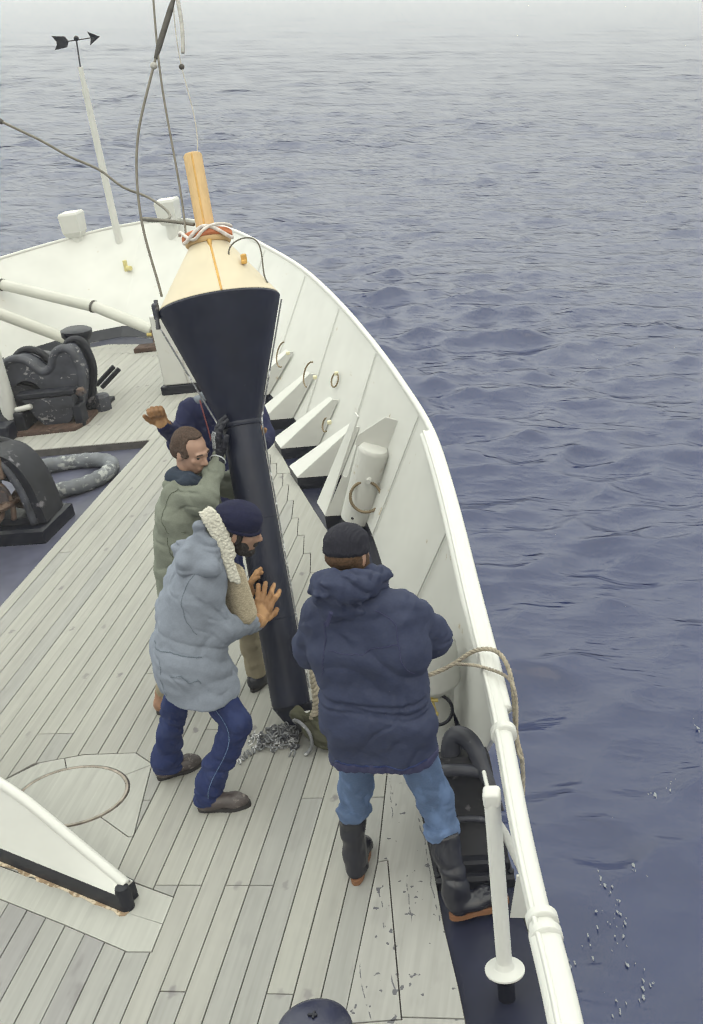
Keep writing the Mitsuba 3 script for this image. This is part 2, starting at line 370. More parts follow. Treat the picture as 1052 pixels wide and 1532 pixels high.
    frameplank([(-3.75, 4.275), (-2.27, 3.705), (-2.03, 3.622), (-2.02, 3.44), (-2.2, 3.44), (-2.93, 3.74), (-3.75, 4.05)])
    s = thing('deck_scuttle', 'round flush white deck plate with a worn brown rim inside the white frame planks', 'deck plate')
    part(s, 'lid', extr(disc.buffer(-0.012), -0.008, 0.002), 'plank_white')
    a = np.linspace(0, 2 * math.pi, 64, endpoint=False)
    ringpoly = disc.buffer(0.004).difference(disc.buffer(-0.010))
    part(s, 'rim', extr(ringpoly, -0.008, 0.004), 'rim_brown')
paint('rim_brown', (0.25, 0.22, 0.19), 0.8, 0.5, 30)
build_deck()

steel_poly = STEEL.intersection(DECK.buffer(0.5))
solo('steel_deck', extr(sg.Polygon([(-4.33, 1.0), (-4.33, 10.1), (-10.5, 10.1), (-12.0, 6.0), (-12.2, 1.0)]), -0.16, -0.08), 'steel_blue_deck', 'worn blue grey steel deck plating beside the wooden deck under the chain', kind='structure')
def build_waterway():
    ys = np.linspace(1.0, 14.0, 60)
    st = [(float(edge_x(max(t, 2.9))) - 0.1, t) for t in ys]
    ou = [(float(base_x(np.clip(t, 2.0, 14.45))) + 0.02, t) for t in ys]
    ring = sg.Polygon(st + [(XC, 14.0)] + [(XC, 14.5)] + ou[::-1]).buffer(0)
    pr = shapely.affinity.scale(ring, -1, 1, origin=(XC, 0))
    solo('waterway', cat([extr(ring, -0.12, -0.03), extr(pr, -0.121, -0.031)]), 'waterway_paint', 'dark blue black painted steel waterway between the planking and the ship side', kind='structure')
build_waterway()

def build_bulwark():
    b = thing('bulwark', 'high flared white steel bulwark curving round the bow', 'bulwark')
    ys = np.r_[np.linspace(4.35, 14.0, 60), np.linspace(14.05, 14.45, 12)]
    # pair base and top points by arc fraction so that they meet at the stem
    def curve(c, y0, n, z):
        yy = np.linspace(y0, c[-1, 1], 400); fx = PchipInterpolator(c[:, 1], c[:, 0]); p = np.stack([fx(yy), yy, z(yy)], 1)
        s = np.r_[0, np.cumsum(np.linalg.norm(np.diff(p, axis=0), axis=1))]; s /= s[-1]
        return np.stack([np.interp(np.linspace(0, 1, n), s, p[:, q]) for q in range(3)], 1)
    N = 70
    Tt = curve(TOP, 3.95, N, top_z); Bb = curve(BASE, 4.72, N, lambda y: 0 * y - 0.03)
    def shell(Tt, Bb, lo, hi, o, th):
        A = Bb + (Tt - Bb) * lo; B = Bb + (Tt - Bb) * hi
        out = np.zeros_like(A)
        t = np.gradient(A, axis=0); out = np.cross(t, Tt - Bb); out /= np.linalg.norm(out, axis=1, keepdims=True)
        if out[5, 0] < 0: out = -out
        secs = [[A[i] + out[i] * o, B[i] + out[i] * o, B[i] + out[i] * (o + th), A[i] + out[i] * (o + th)] for i in range(len(A))]
        return strip_solid(secs)
    def mir(m):
        m = m.copy(); m.vertices[:, 0] = 2 * XC - m.vertices[:, 0]; m.invert(); return m
    pl = shell(Tt, Bb, 0.09, 1.0, 0, 0.02)
    part(b, 'plating', pl, 'white_paint', 40); part(b, 'plating', mir(pl), 'white_paint', 40)
    ft = shell(Tt, Bb, 0.0, 0.0898, -0.004, 0.02)
    part(b, 'black_foot', ft, 'black_paint', 40); part(b, 'black_foot', mir(ft), 'black_paint', 40)
    # rolled top edge
    rim = tube(Tt[::1] + V(0.0, 0, 0.0), 0.024, 10)
    k = part(b, 'top_bar', rim, 'white_gloss', True); part(b, 'top_bar', mir(rim), 'white_gloss', True)
    for i in (9, 17, 25, 33, 41, 50, 60):
        sm = tube([Bb[i] + (Tt[i] - Bb[i]) * t + V(-.010, -.004, .006) for t in np.linspace(.10, .97, 12)], .0055, 6)
        part(b, 'weld_seam', sm, 'white_paint', True)
        if i < 60: part(b, 'weld_seam', mir(sm), 'white_paint', True)
    # plate stays with a flange on the sloping edge and a black foot
    for y in (5.15, 8.6, 9.33, 10.14, 10.95, 11.8, 12.7):
        for side in (1, -1):
            xi = float(edge_x(y)) + 0.0; xb = float(base_x(y)) + 0.01; h = 0.86
            if y in (5.15, 6.02, 6.95): xi = xb - 0.12
            yt = y + (0.5 if y > 6 else -0.3) * 0; zt = 0.47 * float(top_z(y)); f = zt / float(top_z(y))
            # plating x at height z on this transverse plane (approximate straight flare)
            def px(z):
                g = z / float(top_z(y)); return xb + (float(top_x(y)) - xb) * g
            zf = 0.075
            A, B = V(xi, y, zf), V(px(zf), y, zf); Cc, Dd = V(px(zt), y, zt), V(px(zt) - 0.05, y, zt)
            mm = slab([A, B, Cc, Dd], 0.014)
            A2, B2 = V(xi - 0.004, y, -0.03), V(px(0.0), y, -0.03)
            foot = slab([A2, B2, B - V(0, 0, .001), A - V(.004, 0, .001)], 0.016)
            fl_in, fl_up = V(xi, y, zf), Dd
            w = V(-0.13, 0.27, 0.0) if y > 7.2 else V(-0.03, 0.07, 0)
            fl = slab([fl_in, fl_up, fl_up + w * 0.35, fl_in + w], 0.012)
            ff = slab([V(xi, y, -0.03), fl_in - V(0, 0, .001), fl_in + w - V(0, 0, .001), V(xi, y, -0.03) + w], 0.012)
            ms = [mm, foot, fl, ff]
            if side < 0: ms = [mir(q) for q in ms]
            s = part(b, 'stay', ms[0], 'white_paint')
            part(s, 'flange', ms[2], 'white_gloss'); part(s, 'black_foot', cat([ms[1], ms[3]]), 'black_paint')
    # outer hull below
    o = thing('ship_hull', 'flared steel side of the ship below the deck edge', 'hull')
    ys = np.linspace(1.0, 14.4, 50); up = np.stack([[float(base_x(np.clip(t, 2.0, 14.45))) + (0.03 if t > 2 else 0.05) for t in ys], ys, 0 * ys - 0.03], 1)
    lo = up.copy(); lo[:, 0] = XC + (lo[:, 0] - XC) * 0.8; lo[:, 1] -= 0.5; lo[:, 2] = -7.5
    w = loft(up, lo); part(o, 'side', w, 'hull_paint', 30, label='starboard side'); part(o, 'side', mir(w), 'hull_paint', 30, label='port side')
paint('hull_paint', (0.5, 0.5, 0.47), 0.4)
build_bulwark()

# ------------------------------------------------------------------ fittings along the starboard side
def build_side():
    # stay plate with a long lightening hole
    y = 7.78
    outer = sg.Polygon([(-2.08, 0.075), (-1.72, 0.075), (-1.40, 0.80), (-1.50, 0.84), (-1.72, 0.72)])
    hole = sg.LineString([(-1.872, 0.41), (-1.79, 0.63)]).buffer(0.022).union(sg.Point(-1.785, 0.635).buffer(0.032)).convex_hull
    m = extr(outer.difference(hole), -0.008, 0.008); X = np.array([[1, 0, 0, 0], [0, 0, -1, y], [0, 1, 0, 0], [0, 0, 0, 1.0]]); m.apply_transform(X)
    k = part('bulwark', 'holed_stay', m, 'white_paint', label='stay plate with a long dark lightening hole')
    part(k, 'black_foot', slab([V(-2.085, y, -0.03), V(-1.70, y, -0.03), V(-1.70, y, 0.074), V(-2.085, y, 0.074)], 0.017), 'black_paint')
    fl = slab([V(-2.08, y, .075), V(-1.70, y, .86), V(-1.74, y + .1, .86), V(-2.2, y + .27, .075)], .012)
    part(k, 'flange', fl, 'white_gloss')
    # leaning pipe with its ring
    a, b = V(-1.83, 7.72, 0.06), V(-1.61, 7.72, 0.62); d = (b - a) / np.linalg.norm(b - a)
    p = thing('deck_pipe', 'white pipe leaning on the bulwark with a large ring on its front', 'pipe')
    part(p, 'barrel', lathe([(0, 0), (.118, 0), (.122, .006), (.122, .58), (.10, .61), (0, .62)], 36, a, d), 'white_paint', 40)
    part(p, 'black_foot', lathe([(0, -0.12), (.114, -.12), (.114, -.001), (0, -.001)], 36, a, d), 'black_paint', 40)
    def ring(parent, c, r, th, nrm, mat, n=40):
        x, yv, z = frame(nrm); t = np.arange(n) * 2 * math.pi / n
        return part(parent, 'ring', tube(c + r * (np.cos(t)[:, None] * x + np.sin(t)[:, None] * yv), th, 8, closed=True), mat, True)
    ring(p, V(-1.70, 7.585, 0.295), .115, .011, V(.1, -1, .25), 'brown_iron')
    part(p, 'ring_eye', cyl(V(-1.66, 7.56, .425), V(-1.65, 7.64, .43), .02, 10), 'white_gloss', 40)
    part(p, 'drain_hole', cyl(V(-1.83, 7.598, .12), V(-1.83, 7.606, .12), .011, 10), 'black_paint', 40)
    p = thing('deck_pipe', 'white drum topped pipe beside the black fairlead, with a black ring and brass toggle', 'pipe')
    c = V(-0.905, 4.92, 0)
    part(p, 'barrel', lathe([(0, -0.03), (.082, -.03), (.082, .33), (.15, .40), (.155, .42), (.155, .60), (.14, .64), (0, .66)], 40, c, V(-.02, .0, 1)), 'white_paint', 40)
    ring(p, V(-0.885, 4.80, 0.30), .079, .009, V(.1, -1, .3), 'black_paint')
    tg = part(p, 'toggle', cat([cyl(V(-.90, 4.795, .375), V(-.888, 4.785, .29), .006, 8), cyl(V(-.925, 4.79, .37), V(-.87, 4.79, .365), .009, 8), trimesh.creation.icosphere(2, .013).apply_translation((-.888, 4.785, .285)),
                                trimesh.creation.icosphere(2, .012).apply_translation((-.9, 4.792, .39))]), 'brass', 40)
    # lashing rings on the bulwark
    def lash(c, r, gap, lab, rot):
        nrm = V(-.75, -.55, .45); x, yv, z = frame(nrm)
        k = thing('lashing_ring', lab, 'ring', 'lashing rings on the bulwark')
        t = np.linspace(rot + gap / 2, rot + 2 * math.pi - gap / 2, 36)
        part(k, 'ring', tube(c + r * (np.cos(t)[:, None] * x + np.sin(t)[:, None] * yv), .0075, 8), 'brown_iron', True)
        e = c + r * (math.cos(rot) * x + math.sin(rot) * yv)
        part(k, 'eye', box(e, (.035, .035, .035), r=.008), 'cream_paint', 40)
    lash(V(-2.97, 10.55, .60), .125, 3.0, 'thin brown half ring on the bulwark nearest the buoy cone', 0.3)
    lash(V(-2.575, 9.95, .55), .12, 3.2, 'tall thin brown half ring on the bulwark, middle of three in the row', 0.0)
    lash(V(-2.25, 9.55, .60), .062, .4, 'small closed brown ring on the bulwark, right of the two half rings', 1.6)
    lash(V(-2.25, 8.95, .40), .06, 3.0, 'small brown half ring lowest on the bulwark, above the long dark hole', 0.6)
    # cap rail aft of the bulwark
    h = thing('hand_rail', 'broad white cap rail along the open ship side from the bulwark aft', 'rail')
    P = [t for t in TOP[:10]]; P = spline([q - V(.036, 0, 0) for q in [V(-0.07, 1.0, .85)] + P[:10]], 90)
    sec = []
    t = np.gradient(P, axis=0); t /= np.linalg.norm(t, axis=1, keepdims=True)
    for q, tt in zip(P, t):
        x = np.cross(tt, (0, 0, 1)); x /= np.linalg.norm(x)
        wd = .038 + .014 * min(1, max(0, (2.80 - q[1]) / .05)) + .016 * min(1, max(0, (q[1] - 4.2) / .6)); sec.append([q + x * wd * math.cos(a) + V(0, 0, .032 * math.sin(a)) for a in np.linspace(0, 2 * math.pi, 14, endpoint=False)])
    part(h, 'rail_bar', strip_solid(sec), 'white_gloss', 40)
    part(h, 'bead', tube(P + V(-.022, 0, .028), .010, 6), 'white_gloss', True)
    for yy in (3.82, 2.84, 2.74):
        i = int(np.argmin(abs(P[:, 1] - yy))); q, tt = P[i], t[i]
        part(h, 'joint_collar', lathe([(0, -.022), (.044, -.022), (.053, -.015), (.053, .015), (.044, .022), (0, .022)], 28, q + V(.004, 0, -.004), tt), 'white_gloss', 40)
    part(h, 'rail_foot', slab([V(-.50, 3.72, -.03), V(-.42, 3.72, -.03), V(-.425, 3.72, .20), V(-.45, 3.72, .20)], .012), 'white_paint')
    part(h, 'rail_foot', slab([V(-.30, 2.30, -.03), V(-.22, 2.30, -.03), V(-.20, 2.30, .80), V(-.24, 2.30, .80)], .012), 'white_paint')
    # vent pipe post
    s = thing('pipe_post', 'thin white post with a round flange standing on a black stub inside the rail', 'post')
    a, b = V(-.49, 3.305, .10), V(-.47, 3.41, .86); d = (b - a) / np.linalg.norm(b - a)
    part(s, 'tube', cyl(a, b, .031, 24, .006), 'white_gloss', 40)
    part(s, 'flange', lathe([(0, -.012), (.066, -.012), (.078, -.002), (.078, .006), (.04, .018), (.032, .04), (0, .04)], 36, a, d), 'white_gloss', 40)
    part(s, 'black_stub', lathe([(0, -.13), (.034, -.13), (.034, -.05), (.07, -.013), (0, -.013)], 30, a, d), 'black_paint', 40)
    part(s, 'head', box(b + V(0, .0, .0), (.066, .066, .07), r=.015), 'white_gloss', 40)
    part(s, 'brace', tube([V(-.465, 3.41, .75), V(-.44, 3.405, .70), V(-.385, 3.39, .52), V(-.36, 3.38, .44)], .017, 10), 'white_gloss', True)
    part(s, 'prong', tube([b + V(-.01, .01, 0), V(-.515, 3.60, .83)], .008, 8), 'white_gloss', True)
paint('brown_iron', (0.16, 0.12, 0.07), 0.6, 0.4, 30)
build_side()

def rope_mesh(pts, r, pitch, n=7, per=14):
    """three laid strands"""
    L = np.linalg.norm(np.diff(np.array(pts, float), axis=0), axis=1).sum()
    N = max(12, int(L / pitch * per)); p = spline(pts, N); t = np.gradient(p, axis=0); t /= np.linalg.norm(t, axis=1, keepdims=True)
    x = frame(t[0])[0]; X = []
    for i in range(N):
        x = x - (x @ t[i]) * t[i]; x /= np.linalg.norm(x); X.append(x)
    X = np.array(X); Yv = np.cross(t, X); s = np.linspace(0, L / pitch * 2 * math.pi, N)
    return cat([tube(p + r * .52 * (np.cos(s + q)[:, None] * X + np.sin(s + q)[:, None] * Yv), r * .56, n) for q in (0, 2.094, 4.189)])
paint('manila', (0.2913, 0.2589, 0.2023), 0.9, 0.5, 40, ((0.15, 0.13, 0.12), 0.6, 90.0))
paint('manila_dark', (0.22, 0.20, 0.17), 0.9, 0.5, 40)
def build_ropes():
    k = thing('mooring_rope', 'three strand rope led from the man in the navy jacket over the white rail', 'rope')
    part(k, 'upper_turn', rope_mesh([V(-.98, 4.12, .80), V(-.849, 4.2, .871), V(-.683, 4.27, .905), V(-.619, 4.29, .938), V(-.56, 4.28, .968), V(-.495, 4.26, .972), V(-.445, 4.2, .945), V(-.418, 4.1, .84), V(-.405, 4.0, .62)], .0100, .06), 'manila', True)
    part(k, 'lower_turn', rope_mesh([V(-.683, 4.28, .90), V(-.651, 4.25, .915), V(-.58, 4.2, .938), V(-.505, 4.15, .944), V(-.432, 4.1, .93), V(-.405, 4.05, .83), V(-.395, 3.98, .6)], .0075, .045), 'manila', True)
    part(k, 'hanging_end', rope_mesh([V(-.405, 4.0, .62), V(-.41, 3.96, .45), V(-.43, 3.86, .28), V(-.42, 3.78, .15)], .0100, .06), 'manila_dark', True)
build_ropes()

paint('fairlead_iron', (0.028, 0.030, 0.043), 0.5, 0.6, 9, ((0.12, 0.12, 0.14), 0.70, 34.0))
def build_fairlead():
    f = thing('fairlead', 'heavy black cast fairlead with a curled horn behind the booted leg', 'fairlead')
    X = np.eye(4); a = .25; X[:3, 0] = (math.cos(a), math.sin(a) * .3, 0); X[:3, 1] = (-math.sin(a), math.cos(a), 0); X[:3, 3] = (-.645, 3.885, -.03)
    X[:3, 0] /= np.linalg.norm(X[:3, 0])
    W = lambda u, v, z: (X @ V(u, v, z, 1))[:3]
    def yz(poly, x0, x1):
        m = extr(sg.Polygon(poly), x0, x1); Y4 = np.array([[0, 0, 1, 0], [1, 0, 0, 0], [0, 1, 0, 0], [0, 0, 0, 1.0]]); m.apply_transform(Y4); m.apply_transform(X); return m
    part(f, 'base', yz([(0, 0), (.58, 0), (.58, .06), (.015, .06), (0, .045)], -.185, .165), 'black_iron')
    part(f, 'step', yz([(.04, .06), (.55, .06), (.55, .115), (.055, .115), (.04, .105)], -.17, .155), 'black_iron')
    part(f, 'body', yz([(.09, .115), (.12, .14), (.19, .19), (.26, .28), (.30, .38), (.30, .44), (.34, .47), (.42, .45), (.50, .30), (.53, .115)], -.135, .125), 'black_iron', 40)
    for x in (-.165, .125):
        part(f, 'cheek', yz([(.07, .115), (.12, .21), (.22, .33), (.27, .44), (.32, .49), (.42, .46), (.52, .30), (.55, .115)], x, x + .032), 'black_iron', 40)
    part(f, 'lip', tube(spline([W(-.17, .27, .40), W(-.12, .275, .435), (W(0, .28, .445)), W(.10, .27, .435)], 16), [.028] * 16, 14), 'fairlead_iron', True)
    part(f, 'lip', tube(spline([W(-.17, .14, .24), W(-.05, .16, .262), W(.12, .15, .25)], 12), [.014] * 12, 10), 'fairlead_iron', True)
    hp = spline([W(-.02, .38, .40), W(.0, .40, .50), W(.03, .40, .55), W(.075, .37, .545), (W(.11, .30, .47)), W(.135, .22, .38), W(.155, .15, .30)], 30)
    part(f, 'horn', tube(hp, np.r_[np.linspace(.050, .040, 16), np.linspace(.039, .018, 14)], 16), 'fairlead_iron', True)
    part(f, 'horn', tube(spline([W(-.15, .36, .38), W(-.165, .34, .46), W(-.165, .28, .47), W(-.17, .20, .38)], 14), np.linspace(.04, .024, 14), 12), 'fairlead_iron', True)
    for v in (.03, .30, .53):
        for u in (-.172, .155):
            part(f, 'bolt', lathe([(0, 0), (.015, 0), (.015, .012), (.01, .016), (0, .016)], 6, W(u, v, .06)), 'black_iron')
build_fairlead()

# ------------------------------------------------------------------ the spar buoy
BA, BU = V(-1.742, 5.077, 0.023), V(-0.106106, 0.38741, 0.915781)
BX = np.cross((0, 1, 0), BU); BX /= np.linalg.norm(BX); BY = np.cross(BU, BX)
def bp(r, h, a=0.0): return BA + BU * h + r * (math.cos(a) * BX + math.sin(a) * BY)
paint('buoy_black', (0.0055, 0.0075, 0.020), 0.42, 0.3, 8, ((0.10, 0.10, 0.12), 0.80, 24.0), bump=0.003, spec=0.35)
paint('buoy_pink', (0.49, 0.43, 0.315), 0.5, 0.10, 7, ((0.62, 0.33, 0.12), 0.80, 22.0))
paint('buoy_orange', (0.491, 0.3326, 0.1584), 0.5, 0.12, 12)
paint('seam_orange', (0.5017, 0.2913, 0.07283), 0.6, 0.3, 30)
paint('collar_red', (0.42, 0.13, 0.05), 0.6, 0.4, 25)
paint('lash_cord', (0.50, 0.46, 0.43), 0.8, 0.5, 60)
paint('label_white', (0.6312, 0.6312, 0.615), 0.5, 0.05, 5)
paint('ink', (0.05, 0.05, 0.08), 0.6, 0.1, 5)
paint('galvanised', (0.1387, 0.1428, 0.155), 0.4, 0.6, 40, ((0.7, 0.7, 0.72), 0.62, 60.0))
paint('wire_rope', (0.13, 0.12, 0.10), 0.6, 0.4, 30)
paint('tape_dark', (0.06, 0.055, 0.05), 0.7, 0.4, 30)
def build_buoy():
    b = thing('spar_buoy', 'tall black spar buoy with a flared black cone, peach top and orange mast, leaned away', 'buoy')
    L = lambda pr, n=48: lathe(pr, n, BA, BU)
    part(b, 'tube', L([(0, .128), (.098, .128), (.108, .14), (.108, 1.70), (0, 1.70)]), 'buoy_black', 40, label='long black tube of the buoy')
    part(b, 'weld_ring', L([(.10, 1.712), (.112, 1.702), (.116, 1.715), (.112, 1.728), (.10, 1.72)]), 'buoy_black', 40)
    for h in (.62, 1.18):
        part(b, 'weld_ring', L([(.10, h - .006), (.111, h), (.10, h + .006)]), 'buoy_black', 40)
    part(b, 'lower_cone', L([(0, 1.716), (.108, 1.716), (.338, 2.375), (.342, 2.388), (.335, 2.398), (0, 2.398)], 64), 'buoy_black', 30, label='flared black lower cone')
    # ragged paint line: a thin rim of black carried a little way up the peach cone
    n = 96; v = []; 
    for i in range(n):
        a = 2 * math.pi * i / n; hh = 2.400 + .012 * (meshkit.noise(V(math.cos(a) * 6, math.sin(a) * 6, 2)) ** 1.0)
        rr = .3405 - (hh - 2.388) * .55
        v += [bp(.3395, 2.386, a), bp(rr, hh, a)]
    f = [[2 * i, 2 * ((i + 1) % n), 2 * ((i + 1) % n) + 1] for i in range(n)] + [[2 * i, 2 * ((i + 1) % n) + 1, 2 * i + 1] for i in range(n)]
    part(b, 'paint_edge', trimesh.Trimesh(v, f, process=False), 'buoy_black', True)
    part(b, 'upper_cone', L([(0, 2.399), (.335, 2.399), (.336, 2.402), (.112, 2.725), (0, 2.725)], 64), 'buoy_pink', 30, label='peach coloured upper cone')
    part(b, 'collar_base', L([(0, 2.726), (.118, 2.726), (.128, 2.738), (.128, 2.752), (0, 2.752)]), 'buoy_orange', 40)
    part(b, 'collar', L([(.06, 2.753), (.134, 2.753), (.142, 2.762), (.142, 2.786), (.134, 2.794), (.06, 2.794)]), 'collar_red', 40, label='rust red collar ring')
    m = part(b, 'mast', L([(0, 2.795), (.052, 2.795), (.052, 3.235), (.046, 3.243), (.042, 3.235), (.042, 3.12), (0, 3.12)]), 'buoy_orange', 40, label='orange mast tube')
    fa = math.atan2(BY @ V(.33, -.94, 0), BX @ V(.33, -.94, 0))
    part(m, 'seam', tube([bp(.053, 2.80, fa - .1), bp(.053, 3.23, fa - .1)], .0045, 6), 'seam_orange', True)
    part(b, 'cone_seam', tube([bp(.113 + .006, 2.715, fa + .05), bp(.336 + .002, 2.402, fa + .05)], .006, 6), 'seam_orange', True)
    part(b, 'drip', tube([bp(.125, 2.728, fa + .03), bp(.128, 2.70, fa + .04), bp(.14, 2.675, fa + .05)], [.014, .010, .003], 6), 'seam_orange', True)
    # small lug and wire handle on the peach cone
    la = fa + .82
    part(b, 'lug', cat([box(bp(.235, 2.59, la), (.03, .03, .045), r=.008), box(bp(.245, 2.565, la - .06), (.03, .022, .022), r=.006)]), 'seam_orange', 40)
    part(b, 'wire_handle', tube(spline([bp(.18, 2.62, fa + .55), bp(.24, 2.69, fa + .75), bp(.30, 2.68, fa + .95), bp(.31, 2.56, fa + 1.05), bp(.315, 2.44, fa + 1.08)], 24), .0045, 6), 'wire_rope', True)
    part(b, 'rim_lug', cat([box(bp(.352, 2.40, fa - 1.42), (.03, .05, .09), r=.008), cyl(bp(.36, 2.30, fa - 1.42), bp(.345, 2.46, fa - 1.42), .012, 8)]), 'worn_iron', 40)
    part(b, 'edge_glint', tube([bp(.352, 2.36, fa - 1.45), bp(.345, 2.30, fa - 1.45), bp(.125, 1.73, fa - 1.47)], .005, 8), 'galvanised', True)  # thin pale tube standing in for the glint along the cone edge
    part(b, 'edge_glint', tube([bp(.346, 2.36, fa + 1.45), bp(.121, 1.73, fa + 1.47), bp(.116, 1.68, fa + 1.47), bp(.114, .2, fa + 1.47)], .0045, 8), 'galvanised', True)  # same glint drawn as a pale line on the right, down the tube
    # lashing round the collar
    part(b, 'lashing', tube(spline([bp(.15, 2.80, fa - 1.5), bp(.149, 2.77, fa - .9), bp(.145, 2.74, fa - .55), bp(.149, 2.77, fa - .2), bp(.15, 2.80, fa + .3), bp(.15, 2.80, fa + 1.2)], 60), .009, 8), 'lash_cord', True, label='pale cord lashed across the collar')
    part(b, 'lashing', tube(spline([bp(.15, 2.74, fa - 1.1), bp(.148, 2.765, fa - .6), bp(.142, 2.80, fa - .1), bp(.148, 2.765, fa + .5), bp(.15, 2.735, fa + 1.1)], 60), .011, 8), 'lash_cord', True)
    # foot: tapered plate bracket with shackle pin and the marked block
    x = V(.974, -.2, -.05)
    p0 = lambda u, h, o=0.0: BA + BU * h + u * BX + o * BY
    ft = strip_solid([[p0(-.1, .128, -.04), p0(.06, .128, -.04), p0(.06, .128, .04), p0(-.1, .128, .04)], [p0(-.02, -.01, -.025), p0(.035, -.01, -.025), p0(.035, -.01, .025), p0(-.02, -.01, .025)]])
    part(b, 'foot_bracket', ft, 'buoy_black')
    part(b, 'foot_bar', strip_solid([[p0(.02, .127, -.055), p0(.045, .127, -.055), p0(.045, .127, -.03), p0(.02, .127, -.03)], [p0(.03, -.02, -.05), p0(.05, -.02, -.05), p0(.05, -.02, -.028), p0(.03, -.02, -.028)]]), 'black_iron')
    u, w = BX, np.cross(BX, BU)
    R = np.eye(4); R[:3, 0], R[:3, 1], R[:3, 2] = BX, BY, BU
    part(b, 'black_block', box(p0(.085, .075), (.085, .085, .115), R, .006), 'black_paint', 40)
    t = part(b, 'tag_block', box(p0(.088, .065, -.03), (.062, .045, .05), R, .004), 'label_white', 40, label='small white block with three dark strokes')
    for i in (-1, 0, 1):
        part(t, 'stroke', box(p0(.09 + i * .011, .066, -.0535), (.003, .002, .028), R), 'ink')
    part(b, 'lower_block', box(p0(.092, -.0, -.01), (.06, .06, .03), R, .005), 'label_white', 40)
build_buoy()
def build_chain():
    c = thing('chain_pile', 'small heap of bright galvanised chain on the deck at the foot of the buoy', 'chain')
    rng = np.random.default_rng(11); t = np.arange(14) * 2 * math.pi / 14
    base = np.stack([.010 * np.cos(t), .019 * np.sin(t) + .008 * np.sign(np.sin(t)), 0 * t], 1)
    link = tube(base, .0045, 6, closed=True)
    n = 0
    while n < 105:
        q = rng.normal(0, 1, 2) * V(.070, .05); zmax = .085 * math.exp(-(q[0] / .08) ** 2 - (q[1] / .07) ** 2)
        if abs(q[0]) > .2: continue
        m = link.copy(); m.apply_transform(trimesh.transformations.random_rotation_matrix(rng.random(3)))
        m.apply_translation((-1.80 + q[0], 4.985 + q[1], .012 + rng.random() * zmax)); part(c, 'link', m, 'galvanised' if rng.random() < .8 else 'worn_iron', True); n += 1
    # tail of the chain running out flat
    p = spline([V(-1.9, 4.93, .01), V(-1.97, 4.86, .01), V(-2.0, 4.80, .01)], 7)
    for i in range(7):
        m = link.copy(); m.apply_transform(trimesh.transformations.rotation_matrix(.6 if i % 2 else 2.0, (0, 1, 0))); m.apply_transform(trimesh.transformations.rotation_matrix(.6, (0, 0, 1)))
        m.apply_translation(p[i]); part(c, 'link', m, 'galvanised', True)
build_chain()
def build_wires():
    w = thing('hoisting_wire', 'straight dark wire running down to the left side of the buoy collar', 'wire')
    part(w, 'strand', tube(spline([V(-2.27, 6.90, 4.6), V(-2.247, 6.712, 3.871), V(-2.237, 6.514, 3.426), V(-2.189, 6.322, 2.975), V(-2.139, 6.10, 2.60)], 40), .0065, 8), 'wire_rope', True)
    w = thing('hoisting_wire', 'thin grey pendant wire ending inside the top of the orange mast', 'wire')
    part(w, 'strand', tube(spline([V(-2.10, 6.95, 4.6), V(-2.138, 6.731, 3.854), V(-2.118, 6.55, 3.442), V(-2.083, 6.479, 3.265), V(-2.079, 6.33, 2.93)], 40), .0035, 8), 'lash_grey', True)
    part(w, 'splice', tube(spline([V(-2.122, 6.72, 3.82), V(-2.10, 6.64, 3.64), V(-2.105, 6.58, 3.51)], 12), .011, 8), 'lash_grey', True)
    part(w, 'thimble', trimesh.creation.icosphere(2, .016).apply_translation((-2.118, 6.55, 3.442)), 'tape_dark', True)
    w = thing('slack_cable', 'slack dark cable bowing out to the left and made fast to the cone rim', 'cable')
    pp = spline([V(-2.10, 6.95, 4.6), V(-2.126, 6.718, 3.818), V(-2.247, 6.559, 3.53), V(-2.307, 6.471, 3.368), V(-2.379, 6.351, 3.141), V(-2.404, 6.239, 2.906), V(-2.387, 6.127, 2.647), V(-2.346, 6.049, 2.453), V(-2.311, 5.983, 2.30)], 80)
    part(w, 'cable', tube(pp, .0075, 8), 'wire_rope', True)
    i0 = [i for i, q in enumerate(pp) if 3.50 < q[2] < 3.82]
    part(w, 'taped_splice', tube(pp[i0], np.interp(np.arange(len(i0)), [0, 2, len(i0) - 3, len(i0) - 1], [.010, .017, .017, .011]), 10), 'tape_dark', True)
    part(w, 'knot', trimesh.creation.icosphere(2, .02).apply_translation((-2.27, 6.53, 3.47)), 'lash_grey', True)
    w = thing('guy_cable', 'dark cable sagging in from the left edge across the white pole to the mast foot', 'cable')
    pts = [V(-5.6, 8.42, 4.1), V(-4.234, 8.372, 3.257), V(-4.046, 8.365, 3.141), V(-3.857, 8.356, 3.021), V(-3.67, 8.343, 2.891), V(-3.481, 8.338, 2.78), V(-3.296, 8.312, 2.623), V(-3.201, 8.314, 2.576), V(-3.081, 8.25, 2.52), V(-2.8, 7.7, 2.46), V(-2.12, 6.22, 2.63)]
    part(w, 'cable', tube(spline(pts, 90), .010, 8), 'wire_rope', True)
    part(w, 'end_fitting', tube([V(-4.30, 8.375, 3.30), V(-4.17, 8.37, 3.215)], [.03, .018], 10), 'tape_dark', True)
paint('lash_grey', (0.36, 0.35, 0.33), 0.8, 0.5, 60)
build_wires()

